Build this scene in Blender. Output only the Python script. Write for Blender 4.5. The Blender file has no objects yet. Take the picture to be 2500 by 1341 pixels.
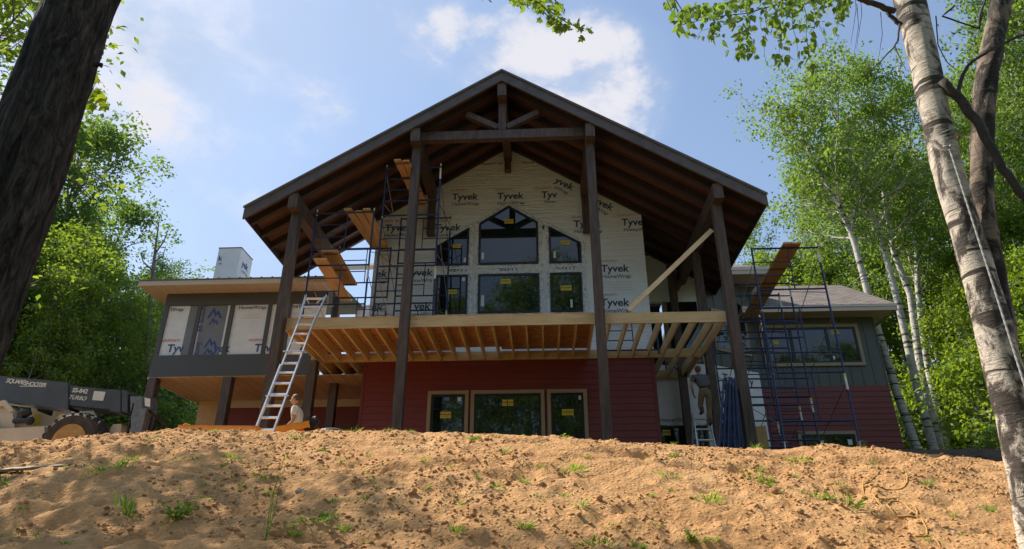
import bpy, math, random
import numpy as np
from mathutils import Vector, Matrix

S = bpy.context.scene
COL = S.collection
rad = math.radians

# ---------------------------------------------------------------- camera
FPX, PITCH, YAW = 1634.0, rad(25.02), rad(2.825)
cam_d = bpy.data.cameras.new('camera')
cam_d.sensor_width = 36.0
cam_d.lens = FPX / 2500 * 36
cam_d.clip_start = 0.05
cam_d.clip_end = 2000
cam = bpy.data.objects.new('camera', cam_d)
COL.objects.link(cam)
cam.location = (0, 0, 0)
cam.rotation_euler = (math.pi / 2 + PITCH, 0, YAW)
S.camera = cam

# ---------------------------------------------------------------- light
SUN_EL, SUN_AZ = rad(50), rad(-68)           # azimuth from +Y towards +X
sdir = Vector((math.sin(SUN_AZ) * math.cos(SUN_EL), math.cos(SUN_AZ) * math.cos(SUN_EL), math.sin(SUN_EL)))
sun_d = bpy.data.lights.new('sun', 'SUN')
sun_d.energy = 4.3
sun_d.angle = rad(0.6)
sun_d.color = (1.0, 0.92, 0.80)
sun = bpy.data.objects.new('sun', sun_d)
COL.objects.link(sun)
sun.rotation_euler = (-sdir).to_track_quat('-Z', 'Y').to_euler()
sun.location = sdir * 60

S.view_settings.view_transform = 'Standard'
S.view_settings.look = 'None'
S.view_settings.gamma = 1.0
S.view_settings.exposure = 0.80
S.cycles.max_bounces = 7
S.cycles.diffuse_bounces = 4
S.cycles.transparent_max_bounces = 6
S.cycles.sample_clamp_indirect = 6

def ray(u, v):
    """world direction through a point of the 2500 x 1341 photograph"""
    x, y = u - 1250.0, 670.5 - v
    cp, sp, cy, sy = math.cos(PITCH), math.sin(PITCH), math.cos(YAW), math.sin(YAW)
    F = Vector((-sy * cp, cy * cp, sp)); R = Vector((cy, sy, 0)); U = R.cross(F)
    return R * x + U * y + F * FPX
def at(u, v, Y):
    d = ray(u, v); return d * (Y / d.y)
def atx(u, v, X):
    d = ray(u, v); return d * (X / d.x)
def atz(u, v, Z):
    d = ray(u, v); return d * (Z / d.z)

# ---------------------------------------------------------------- sky
W = bpy.data.worlds.new('World'); S.world = W; W.use_nodes = True
nt = W.node_tree; nt.nodes.clear()
def N(t, kind, **kw):
    n = t.nodes.new(kind)
    for k, v in kw.items():
        if k == 'op': n.operation = v
        elif k.startswith('i_'): n.inputs[k[2:].replace('_', ' ')].default_value = v
        else: setattr(n, k, v)
    return n
out = N(nt, 'ShaderNodeOutputWorld'); bg = N(nt, 'ShaderNodeBackground')
sky = N(nt, 'ShaderNodeTexSky'); sky.sky_type = 'NISHITA'; sky.sun_disc = False
sky.sun_elevation = SUN_EL; sky.sun_rotation = SUN_AZ % (2 * math.pi)
sky.air_density = 1.25; sky.dust_density = 0.9; sky.ozone_density = 2.6
tc = N(nt, 'ShaderNodeTexCoord')
def vmath(op, a, b=None):
    n = N(nt, 'ShaderNodeVectorMath', op=op)
    nt.links.new(a, n.inputs[0])
    if b is not None:
        if isinstance(b, (tuple, list, Vector)): n.inputs[1].default_value = tuple(b)
        else: nt.links.new(b, n.inputs[1])
    return n
def smath(op, a, b=None, c=None, t=None):
    t = t or nt
    n = N(t, 'ShaderNodeMath', op=op)
    for i, q in enumerate((a, b, c)):
        if q is None: continue
        if isinstance(q, (int, float)): n.inputs[i].default_value = q
        else: t.links.new(q, n.inputs[i])
    return n.outputs[0]
def mrange(t, a, f0, f1, t0, t1, kind='SMOOTHSTEP'):
    n = N(t, 'ShaderNodeMapRange'); n.interpolation_type = kind
    t.links.new(a, n.inputs[0])
    for i, q in zip((1, 2, 3, 4), (f0, f1, t0, t1)): n.inputs[i].default_value = q
    return n.outputs[0]
D0 = tc.outputs['Generated']
# clouds sit at fixed directions of the sky: (u, v of direction, angular radius in degrees, weight)
def cloud_field(spots):
    acc = None
    for u, v, r, w in spots:
        c = ray(u, v).normalized()
        d = vmath('DISTANCE', D0, tuple(c)).outputs['Value']
        g = mrange(nt, d, 0.0, math.radians(r), w, 0.0)
        acc = g if acc is None else smath('MAXIMUM', acc, g)
    return acc
mapn = N(nt, 'ShaderNodeMapping'); nt.links.new(D0, mapn.inputs[0]); mapn.inputs['Scale'].default_value = (1.0, 1.0, 1.5)
n1 = N(nt, 'ShaderNodeTexNoise', i_Scale=5.5, i_Detail=9.0, i_Roughness=0.58, i_Distortion=0.25); nt.links.new(mapn.outputs[0], n1.inputs['Vector'])
n2 = N(nt, 'ShaderNodeTexNoise', i_Scale=2.2, i_Detail=5.0, i_Roughness=0.5); nt.links.new(mapn.outputs[0], n2.inputs['Vector'])
n3 = N(nt, 'ShaderNodeTexNoise', i_Scale=13.0, i_Detail=8.0, i_Roughness=0.6); nt.links.new(mapn.outputs[0], n3.inputs['Vector'])
# thin veil
veil = cloud_field([(250, 60, 26, 1.0), (560, 60, 20, .8), (480, 330, 22, .62), (760, 300, 22, .60), (900, 420, 22, .5), (1000, 120, 14, .7), (1250, 250, 15, .85),
                    (380, 560, 18, .70), (620, 560, 18, .80), (1420, 230, 13, .85), (150, 350, 24, .7), (-300, -200, 45, .8), (300, -900, 50, .6)])
veil = smath('MULTIPLY', veil, mrange(nt, n2.outputs[0], .25, .75, .45, 1.15))
# cumulus heads
cum = cloud_field([(960, 40, 9, .55), (1060, 110, 9, .62), (1190, 150, 9, .62), (1330, 190, 10, .75), (1470, 120, 9, .80), (1510, 220, 10, .85), (1545, 320, 8, .7), (1400, 280, 11, .8),
                   (300, 130, 20, .62), (560, 40, 18, .56), (700, 180, 14, .42), (350, 480, 8, .42), (620, 600, 11, .55), (250, 0, 14, .6), (760, 5, 7, .45)])
cumn = smath('ADD', cum, smath('MULTIPLY', smath('SUBTRACT', n1.outputs[0], 0.5), 2.3))
cumn = smath('ADD', cumn, smath('MULTIPLY', smath('SUBTRACT', n3.outputs[0], 0.5), 0.8))
cumf = smath('MULTIPLY', mrange(nt, cumn, .34, .90, 0.0, .95), mrange(nt, cum, .05, .3, 0, 1))
# general clouds in the rest of the sky (seen in reflections)
sx = N(nt, 'ShaderNodeSeparateXYZ'); nt.links.new(D0, sx.inputs[0])
rest = smath('MULTIPLY', mrange(nt, n2.outputs[0], .48, .68, 0, .8), mrange(nt, sx.outputs[1], .1, -.25, 0, 1))
fac = smath('MAXIMUM', smath('MAXIMUM', veil, cumf), rest)
fac = smath('MINIMUM', smath('MAXIMUM', fac, 0.20), 0.96)
cmix = N(nt, 'ShaderNodeMix', data_type='RGBA')
cw = N(nt, 'ShaderNodeMix', data_type='RGBA')
cw.inputs[6].default_value = (2.75, 3.35, 4.35, 1); cw.inputs[7].default_value = (4.6, 4.55, 4.8, 1)
nt.links.new(cumf, cw.inputs[0])
nt.links.new(fac, cmix.inputs[0]); nt.links.new(sky.outputs[0], cmix.inputs[6]); nt.links.new(cw.outputs[2], cmix.inputs[7])
nt.links.new(cmix.outputs[2], bg.inputs[0]); bg.inputs[1].default_value = 0.108
nt.links.new(bg.outputs[0], out.inputs[0])

# ---------------------------------------------------------------- helpers: materials
MATS = {}
def nodes_of(name):
    m = bpy.data.materials.new(name); m.use_nodes = True
    t = m.node_tree; p = t.nodes['Principled BSDF']
    MATS[name] = m
    return m, t, p
def coords(t, scale=(1, 1, 1), rot=(0, 0, 0)):
    c = t.nodes.new('ShaderNodeTexCoord'); mp = t.nodes.new('ShaderNodeMapping')
    mp.inputs['Scale'].default_value = scale; mp.inputs['Rotation'].default_value = rot
    t.links.new(c.outputs['Object'], mp.inputs[0]); return mp.outputs[0]
def ramp(t, fac, stops):
    r = t.nodes.new('ShaderNodeValToRGB'); e = r.color_ramp.elements
    while len(e) < len(stops): e.new(0.5)
    for k, (pos, c) in zip(e, stops): k.position = pos; k.color = (*c, 1)
    t.links.new(fac, r.inputs[0]); return r.outputs[0]
def noise(t, vec, scale, detail=4, rough=.55, dist=0):
    n = t.nodes.new('ShaderNodeTexNoise'); n.inputs['Scale'].default_value = scale; n.inputs['Detail'].default_value = detail
    n.inputs['Roughness'].default_value = rough; n.inputs['Distortion'].default_value = dist
    t.links.new(vec, n.inputs['Vector']); return n.outputs[0]
def bump(t, p, h, strength=.3, dist=.02):
    b = t.nodes.new('ShaderNodeBump'); b.inputs['Strength'].default_value = strength; b.inputs['Distance'].default_value = dist
    t.links.new(h, b.inputs['Height']); t.links.new(b.outputs[0], p.inputs['Normal']); return b
def mat_noise(name, c0, c1, scale=(1, 1, 1), nscale=8, rough=.6, metal=0, bstr=.2, bdist=.01, detail=5, lo=.3, hi=.7, spec=.4, c2=None):
    """two-tone worn surface: noise between two colours and a fine bump"""
    m, t, p = nodes_of(name)
    v = coords(t, scale); n = noise(t, v, nscale, detail)
    st = [(lo, c0), (hi, c1)]
    if c2: st.append((.82, c2))
    t.links.new(ramp(t, n, st), p.inputs['Base Color'])
    p.inputs['Roughness'].default_value = rough; p.inputs['Metallic'].default_value = metal
    p.inputs['Specular IOR Level'].default_value = spec
    if bstr: bump(t, p, noise(t, v, nscale * 3, 4), bstr, bdist)
    return m

# ---------------------------------------------------------------- helpers: meshes
ORIG = {}
class MB:
    def __init__(s): s.v = []; s.f = []; s.m = []; s.cur = 0
    def add(s, vs, fs):
        b = len(s.v); s.v.extend([tuple(q) for q in vs])
        for f in fs: s.f.append([b + i for i in f]); s.m.append(s.cur)
        return s
    def box(s, x0, x1, y0, y1, z0, z1):
        v = [(x, y, z) for z in (z0, z1) for y in (y0, y1) for x in (x0, x1)]
        return s.add(v, [(0, 2, 3, 1), (4, 5, 7, 6), (0, 1, 5, 4), (2, 6, 7, 3), (0, 4, 6, 2), (1, 3, 7, 5)])
    def beam(s, p, q, w, h, up=(0, 0, 1)):
        """bar from p to q, w across, h along up"""
        p, q = Vector(p), Vector(q); d = (q - p).normalized(); r = d.cross(Vector(up))
        if r.length < 1e-4: r = d.cross(Vector((0, 1, 0)))
        r.normalize(); u = r.cross(d).normalized()
        v = []
        for c in (p, q):
            for a, b in ((-1, -1), (1, -1), (1, 1), (-1, 1)): v.append(c + r * (a * w / 2) + u * (b * h / 2))
        return s.add(v, [(3, 2, 1, 0), (4, 5, 6, 7), (0, 1, 5, 4), (1, 2, 6, 5), (2, 3, 7, 6), (3, 0, 4, 7)])
    def tube(s, pts, r, n=8, cap=True):
        pts = [Vector(p) for p in pts]
        rs = r if isinstance(r, (list, tuple)) else [r] * len(pts)
        ref = None; rings = []
        for i, p in enumerate(pts):
            a = pts[max(i - 1, 0)]; b = pts[min(i + 1, len(pts) - 1)]
            d = (b - a).normalized()
            if ref is None:
                ref = d.orthogonal().normalized()
            ref = (ref - d * ref.dot(d))
            if ref.length < 1e-5: ref = d.orthogonal()
            ref.normalize(); o = d.cross(ref)
            rings.append([p + (ref * math.cos(2 * math.pi * k / n) + o * math.sin(2 * math.pi * k / n)) * rs[i] for k in range(n)])
        v = [q for ring in rings for q in ring]; f = []
        for i in range(len(rings) - 1):
            for k in range(n):
                k2 = (k + 1) % n
                f.append((i * n + k, i * n + k2, (i + 1) * n + k2, (i + 1) * n + k))
        if cap:
            f.append(tuple(range(n))[::-1]); f.append(tuple((len(rings) - 1) * n + k for k in range(n)))
        return s.add(v, f)
    def prism(s, poly, y0, y1):
        """polygon in (x, z) pushed from y0 to y1"""
        n = len(poly); v = [(x, y0, z) for x, z in poly] + [(x, y1, z) for x, z in poly]
        f = [tuple(range(n)), tuple(range(2 * n - 1, n - 1, -1))]
        for i in range(n): j = (i + 1) % n; f.append((i, i + n, j + n, j))
        return s.add(v, f)
    def prismx(s, poly, x0, x1):
        """polygon in (y, z) pushed from x0 to x1"""
        n = len(poly); v = [(x0, y, z) for y, z in poly] + [(x1, y, z) for y, z in poly]
        f = [tuple(range(n)), tuple(range(2 * n - 1, n - 1, -1))]
        for i in range(n): j = (i + 1) % n; f.append((i, i + n, j + n, j))
        return s.add(v, f)
    def ring(s, outer, inner, y0, y1):
        n = len(outer)
        v = [(x, y0, z) for x, z in outer] + [(x, y0, z) for x, z in inner] + [(x, y1, z) for x, z in outer] + [(x, y1, z) for x, z in inner]
        f = []
        for i in range(n):
            j = (i + 1) % n
            f += [(i, j, n + j, n + i), (2 * n + i, 3 * n + i, 3 * n + j, 2 * n + j), (i, 2 * n + i, 2 * n + j, j), (n + i, n + j, 3 * n + j, 3 * n + i)]
        return s.add(v, f)
    def lathe(s, c, axis, prof, n=24, closed=False):
        """profile (radius, along) about the axis through c"""
        c = Vector(c); a = Vector(axis).normalized(); u = a.orthogonal().normalized(); w = a.cross(u)
        v = []
        for r, h in prof:
            for k in range(n):
                t = 2 * math.pi * k / n
                v.append(c + a * h + (u * math.cos(t) + w * math.sin(t)) * r)
        f = []; m = len(prof)
        for i in range(m if closed else m - 1):
            for k in range(n):
                k2 = (k + 1) % n; i2 = (i + 1) % m
                f.append((i * n + k, i * n + k2, i2 * n + k2, i2 * n + k))
        if not closed:
            f.append(tuple(range(n))[::-1]); f.append(tuple((m - 1) * n + k for k in range(n)))
        return s.add(v, f)
    def ball(s, c, r, nu=12, nv=8, fn=None):
        c = Vector(c); rr = r if isinstance(r, (tuple, list)) else (r, r, r); v = []
        for i in range(nv + 1):
            th = math.pi * i / nv
            for k in range(nu):
                ph = 2 * math.pi * k / nu
                q = Vector((math.sin(th) * math.cos(ph), math.sin(th) * math.sin(ph), math.cos(th)))
                if fn: q = fn(q)
                v.append(c + Vector((q.x * rr[0], q.y * rr[1], q.z * rr[2])))
        f = []
        for i in range(nv):
            for k in range(nu):
                k2 = (k + 1) % nu; f.append((i * nu + k, (i + 1) * nu + k, (i + 1) * nu + k2, i * nu + k2))
        return s.add(v, f)
    def text(s, string, mtx, size=1.0, **kw):
        v, f = text_geo(string, **kw)
        return s.add([mtx @ Vector((q[0] * size, q[1] * size, 0)) for q in v], f)
    def build(s, name, mats, parent=None, smooth=False, origin=None, fix=True):
        me = bpy.data.meshes.new(name)
        V = np.array(s.v, float)
        if origin is None:
            lo, hi = V.min(0), V.max(0); origin = Vector(((lo[0] + hi[0]) / 2, (lo[1] + hi[1]) / 2, lo[2]))
        origin = Vector(origin)
        me.from_pydata([tuple(q) for q in (V - np.array(origin))], [], s.f)
        if not isinstance(mats, (list, tuple)): mats = [mats]
        for m in mats: me.materials.append(m)
        if len(mats) > 1: me.polygons.foreach_set('material_index', s.m)
        if smooth: me.polygons.foreach_set('use_smooth', [True] * len(me.polygons))
        me.update()
        o = bpy.data.objects.new(name, me); COL.objects.link(o)
        place(o, origin, parent)
        return o
def place(o, origin, parent):
    ORIG[o.name] = Vector(origin)
    if parent is not None:
        o.parent = parent; o.location = Vector(origin) - ORIG[parent.name]
    else: o.location = origin
def empty(name, loc):
    o = bpy.data.objects.new(name, None); o.empty_display_size = .2; COL.objects.link(o); o.location = loc; ORIG[o.name] = Vector(loc); return o
def tag(o, label=None, cat=None, group=None, kind=None):
    if label: o['label'] = label
    if cat: o['category'] = cat
    if group: o['group'] = group
    if kind: o['kind'] = kind
    return o
def copy_tree(o, parent=None):
    c = o.copy(); COL.objects.link(c)
    if parent is not None: c.parent = parent
    for ch in list(o.children): copy_tree(ch, c)
    return c
TXT = {}
def text_geo(string, bold=0.0, shear=0.0, spacing=1.0):
    key = (string, bold, shear, spacing)
    if key not in TXT:
        cu = bpy.data.curves.new('lettering', 'FONT'); cu.body = string; cu.size = 1.0; cu.offset = bold; cu.shear = shear
        cu.space_character = spacing; cu.align_x = 'CENTER'; cu.resolution_u = 3
        o = bpy.data.objects.new('lettering', cu); COL.objects.link(o)
        dg = bpy.context.evaluated_depsgraph_get(); dg.update()
        me = bpy.data.meshes.new_from_object(o.evaluated_get(dg))
        TXT[key] = ([tuple(v.co) for v in me.vertices], [tuple(p.vertices) for p in me.polygons])
        bpy.data.objects.remove(o); bpy.data.curves.remove(cu); bpy.data.meshes.remove(me)
    return TXT[key]
def facing(p, rot=0.0, flip=False):
    """matrix that stands text at p on a wall that faces the viewer (-Y); rot turns it in the wall"""
    m = Matrix.Translation(Vector(p)) @ Matrix.Rotation(-rot, 4, 'Y') @ Matrix.Rotation(math.pi / 2, 4, 'X')
    return m
def inset(poly, d):
    """move every edge of a convex polygon (either winding) inward by d"""
    n = len(poly); P = [Vector((a, b)) for a, b in poly]
    area = sum(P[i].x * P[(i + 1) % n].y - P[(i + 1) % n].x * P[i].y for i in range(n))
    sg = 1 if area > 0 else -1; L = []
    for i in range(n):
        a, b = P[i], P[(i + 1) % n]; t = (b - a).normalized(); nn = Vector((-t.y, t.x)) * sg
        L.append((a + nn * d, t))
    o = []
    for i in range(n):
        (p, t), (q, u) = L[i - 1], L[i]
        den = t.x * u.y - t.y * u.x; w = q - p
        k = (w.x * u.y - w.y * u.x) / den; o.append(tuple(p + t * k))
    return o

# value noise on numpy arrays
def vnoise(x, y, seed=0):
    xi = np.floor(x).astype(np.int64); yi = np.floor(y).astype(np.int64); fx = x - xi; fy = y - yi
    def h(a, b):
        n = (a * 374761393 + b * 668265263 + seed * 974634127) & 0x7fffffff
        n = ((n ^ (n >> 13)) * 1274126177) & 0x7fffffff
        return ((n ^ (n >> 16)) & 0xffff) / 65535.0
    sx_ = fx * fx * fx * (fx * (fx * 6 - 15) + 10); sy_ = fy * fy * fy * (fy * (fy * 6 - 15) + 10)
    a = h(xi, yi); b = h(xi + 1, yi); c = h(xi, yi + 1); d = h(xi + 1, yi + 1)
    return (a + (b - a) * sx_ + (c - a) * sy_ + (a - b - c + d) * sx_ * sy_) * 2 - 1
def fbm(x, y, scale, oct=4, gain=.5, seed=0):
    r = 0; a = 1.0; f = 1.0 / scale
    for i in range(oct):
        r = r + a * vnoise(x * f + 17.3 * i, y * f - 9.1 * i, seed + i); a *= gain; f *= 2.03
    return r
# ================================================================ materials
def mat_timber(name, c0, c1, axis_scale, rough=.6, bstr=.25, knots=False, spec=.35):
    """sawn wood: grain stretched along the piece"""
    m, t, p = nodes_of(name)
    v = coords(t, axis_scale)
    n = noise(t, v, 3.0, 6, .6, .6); n2 = noise(t, coords(t, (1, 1, 1)), 1.3, 3)
    mx = smath('ADD', smath('MULTIPLY', n, .7, t=t), smath('MULTIPLY', n2, .3, t=t), t=t)
    col = ramp(t, mx, [(.34, c0), (.64, c1)])
    if knots:
        vo = t.nodes.new('ShaderNodeTexVoronoi'); vo.inputs['Scale'].default_value = 2.3
        t.links.new(coords(t, (1, 1, 3.2)), vo.inputs['Vector'])
        k = mrange(t, vo.outputs['Distance'], .035, .075, 1, 0)
        mix = N(t, 'ShaderNodeMix', data_type='RGBA'); t.links.new(k, mix.inputs[0]); t.links.new(col, mix.inputs[6])
        mix.inputs[7].default_value = (c0[0] * .28, c0[1] * .22, c0[2] * .2, 1); col = mix.outputs[2]
    t.links.new(col, p.inputs['Base Color']); p.inputs['Roughness'].default_value = rough; p.inputs['Specular IOR Level'].default_value = spec
    bump(t, p, noise(t, v, 9, 4), bstr, .006)
    return m
# pressure-treated lumber, along X / Y / Z
LUM_X = mat_timber('lumber_x', (.44, .30, .13), (.66, .50, .27), (.6, 7, 7), knots=True)
LUM_Y = mat_timber('lumber_y', (.58, .42, .20), (.76, .60, .34), (7, .6, 7))
PINE = mat_timber('pine_stud', (.62, .46, .25), (.80, .64, .41), (2, 2, 2))
PLANK = mat_timber('plank_wood', (.34, .17, .06), (.58, .33, .13), (9, .7, 9), bstr=.4)
PLYB = mat_timber('plank_pale', (.42, .25, .10), (.60, .39, .18), (6, .7, 6), bstr=.3)
DARKT = mat_timber('stained_timber', (.042, .028, .022), (.125, .088, .068), (6, 6, .8), rough=.5, bstr=.3)
RAFT = mat_timber('stained_rafter', (.030, .019, .016), (.058, .036, .028), (.8, 6, .8), rough=.55)
FASC = mat_noise('fascia_grey', (.080, .068, .066), (.13, .112, .108), (1, 1, 1), 4, .55, bstr=.12)

# stained ceiling boards, boards run down the slope
def board_mat(name, c0, c1, period, axis='Y', rough=.5):
    m, t, p = nodes_of(name)
    c = t.nodes.new('ShaderNodeTexCoord'); sp = t.nodes.new('ShaderNodeSeparateXYZ'); t.links.new(c.outputs['Object'], sp.inputs[0])
    a = sp.outputs['XYZ'.index(axis)]
    q = smath('DIVIDE', a, period, t=t); fl = smath('FLOOR', q, t=t); fr = smath('FRACT', q, t=t)
    wn = t.nodes.new('ShaderNodeTexWhiteNoise'); wn.noise_dimensions = '1D'; t.links.new(fl, wn.inputs['W'])
    g = noise(t, coords(t, (2, 9, 2) if axis == 'Y' else (9, 2, 9)), 4, 5)
    f = smath('ADD', smath('MULTIPLY', wn.outputs[0], .55, t=t), smath('MULTIPLY', g, .45, t=t), t=t)
    col = ramp(t, f, [(.2, c0), (.75, c1)])
    gap = smath('MAXIMUM', mrange(t, fr, .0, .06, 1, 0), mrange(t, fr, .94, 1.0, 0, 1), t=t)
    mix = N(t, 'ShaderNodeMix', data_type='RGBA'); t.links.new(smath('MULTIPLY', gap, .7, t=t), mix.inputs[0]); t.links.new(col, mix.inputs[6])
    mix.inputs[7].default_value = (c0[0] * .35, c0[1] * .35, c0[2] * .35, 1)
    t.links.new(mix.outputs[2], p.inputs['Base Color']); p.inputs['Roughness'].default_value = rough
    h = smath('SUBTRACT', 1.0, gap, t=t)
    bump(t, p, h, .5, .008)
    return m
CEIL = board_mat('stained_ceiling', (.080, .038, .030), (.135, .066, .048), .14, 'Y')
PORCHC = board_mat('porch_ceiling', (.46, .30, .19), (.58, .40, .27), .30, 'X')
SOFF = board_mat('soffit_tan', (.52, .40, .30), (.58, .45, .34), .12, 'X')
TRIM = mat_noise('tan_trim', (.30, .22, .14), (.34, .255, .165), (1, 1, 1), 3, .5, bstr=.05)
TRIMP = mat_noise('tan_fascia', (.52, .43, .33), (.58, .48, .38), (1, 1, 1), 3, .45, bstr=.05)
DRIP = mat_noise('drip_edge', (.60, .52, .46), (.66, .58, .52), (1, 1, 1), 3, .35, bstr=.04)

# building wrap: white sheet with soft wrinkles, horizontal laps and staples
m, t, p = nodes_of('house_wrap'); WRAP = m
v = coords(t, (.7, 1, 2.2)); n = noise(t, v, 3.2, 6, .62, .8)
t.links.new(ramp(t, n, [(.3, (.70, .72, .75)), (.7, (.80, .82, .85))]), p.inputs['Base Color'])
p.inputs['Roughness'].default_value = .5
bump(t, p, smath('ADD', noise(t, coords(t, (.8, 1, 3)), 4.5, 6, .6, 1.2), smath('MULTIPLY', noise(t, coords(t, (.25, 1, 6)), 3.0, 3, .5, .4), .8, t=t), t=t), .8, .05)
WRAP2 = mat_noise('wrap_bright', (.72, .71, .72), (.82, .81, .82), (1, 1, 2), 2.5, .45, bstr=.35, bdist=.02)
GREYWRAP = mat_noise('grey_underlay', (.17, .17, .185), (.23, .23, .25), (1, 1, .4), 4, .5, bstr=.4, bdist=.02)
CHWRAP = mat_noise('chimney_wrap', (.68, .69, .71), (.78, .79, .80), (1, 1, 1), 3, .45, bstr=.4, bdist=.02)
INK = mat_noise('wrap_ink', (.020, .050, .105), (.030, .065, .13), (1, 1, 1), 6, .6, bstr=0)
INKB = mat_noise('wrap_ink_blue', (.03, .06, .22), (.04, .075, .26), (1, 1, 1), 6, .6, bstr=0)
INKR = mat_noise('wrap_ink_red', (.55, .15, .11), (.62, .2, .15), (1, 1, 1), 6, .6, bstr=0)
INKF = mat_noise('wrap_ink_faint', (.52, .46, .42), (.58, .52, .48), (1, 1, 1), 6, .6, bstr=0)
# crumpled foil flashing tape
m, t, p = nodes_of('foil_tape'); FOIL = m
v = coords(t, (1, 1, 1)); vo = t.nodes.new('ShaderNodeTexVoronoi'); vo.inputs['Scale'].default_value = 22; t.links.new(v, vo.inputs['Vector'])
t.links.new(ramp(t, noise(t, v, 16, 5, .6, 1.0), [(.36, (.55, .56, .58)), (.50, (.93, .94, .96))]), p.inputs['Base Color'])
p.inputs['Metallic'].default_value = .30; p.inputs['Roughness'].default_value = .3
bump(t, p, smath('ADD', vo.outputs['Distance'], noise(t, v, 30, 4, .6, 1), t=t), 1.0, .03)

def mat_siding(name, c0, c1):
    m, t, p = nodes_of(name)
    g = noise(t, coords(t, (1.5, 1, 30)), 3, 5, .6, .4); b = noise(t, coords(t), .9, 3)
    f = smath('ADD', smath('MULTIPLY', g, .5, t=t), smath('MULTIPLY', b, .5, t=t), t=t)
    t.links.new(ramp(t, f, [(.35, c0), (.65, c1)]), p.inputs['Base Color'])
    p.inputs['Roughness'].default_value = .5; bump(t, p, g, .2, .004); return m
RED = mat_siding('red_siding', (.150, .022, .020), (.185, .030, .027))
REDT = mat_siding('red_corner', (.135, .019, .018), (.16, .025, .023))
GREYS = mat_siding('grey_siding', (.080, .083, .074), (.10, .104, .094))
GREYD = mat_siding('dark_grey_siding', (.066, .062, .060), (.085, .08, .077))
BLACKF = mat_noise('black_frame', (.010, .010, .011), (.016, .016, .017), (1, 1, 1), 8, .35, bstr=.05)
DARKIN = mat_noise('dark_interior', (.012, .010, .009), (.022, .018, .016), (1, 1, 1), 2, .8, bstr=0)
m, t, p = nodes_of('window_glass'); GLASS = m
t.links.new(ramp(t, noise(t, coords(t), 1.2, 3), [(.35, (.006, .010, .009)), (.7, (.020, .030, .026))]), p.inputs['Base Color'])
p.inputs['Roughness'].default_value = .025; p.inputs['IOR'].default_value = 1.68; p.inputs['Specular IOR Level'].default_value = .5
bump(t, p, noise(t, coords(t), 1.6, 2), .05, .01)
STICK = mat_noise('yellow_sticker', (.62, .45, .03), (.70, .52, .05), (1, 1, 1), 5, .5, bstr=0)
STICKW = mat_noise('white_sticker', (.62, .66, .64), (.7, .74, .72), (1, 1, 1), 5, .5, bstr=0)
# oriented strand board
m, t, p = nodes_of('strand_board'); OSB = m
v = coords(t, (3, 9, 3)); vo = t.nodes.new('ShaderNodeTexVoronoi'); vo.inputs['Scale'].default_value = 3.2; t.links.new(v, vo.inputs['Vector'])
sepc = t.nodes.new('ShaderNodeSeparateColor'); t.links.new(vo.outputs['Color'], sepc.inputs[0])
f = smath('ADD', smath('MULTIPLY', sepc.outputs[0], .6, t=t), smath('MULTIPLY', noise(t, coords(t, (4, 14, 4)), 3, 5), .4, t=t), t=t)
t.links.new(ramp(t, f, [(.2, (.44, .19, .07)), (.55, (.64, .33, .135)), (.85, (.74, .44, .21))]), p.inputs['Base Color']); p.inputs['Roughness'].default_value = .7
bump(t, p, f, .4, .006)
# asphalt shingles: courses and tabs
m, t, p = nodes_of('shingles'); SHING = m
c = t.nodes.new('ShaderNodeTexCoord'); br = t.nodes.new('ShaderNodeTexBrick'); br.inputs['Scale'].default_value = 1.0
mp = t.nodes.new('ShaderNodeMapping'); mp.inputs['Scale'].default_value = (1, 1.15, 1); t.links.new(c.outputs['Object'], mp.inputs[0]); t.links.new(mp.outputs[0], br.inputs['Vector'])
br.inputs['Color1'].default_value = (.165, .135, .125, 1); br.inputs['Color2'].default_value = (.27, .225, .205, 1); br.inputs['Mortar'].default_value = (.07, .06, .06, 1)
br.inputs['Mortar Size'].default_value = .012; br.inputs['Brick Width'].default_value = .26; br.inputs['Row Height'].default_value = .125; br.offset_frequency = 2
g = noise(t, coords(t), 45, 4, .7)
mm = N(t, 'ShaderNodeMix', data_type='RGBA', blend_type='MULTIPLY'); mm.inputs[0].default_value = .6
t.links.new(br.outputs[0], mm.inputs[6]); t.links.new(ramp(t, g, [(.3, (.5, .5, .52)), (.7, (1.2, 1.15, 1.1))]), mm.inputs[7])
t.links.new(mm.outputs[2], p.inputs['Base Color']); p.inputs['Roughness'].default_value = .9; bump(t, p, br.outputs['Fac'], -.6, .012)
ROOFD = mat_noise('metal_roof', (.10, .09, .085), (.14, .125, .12), (1, 1, 1), 5, .4, bstr=.05)

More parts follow.
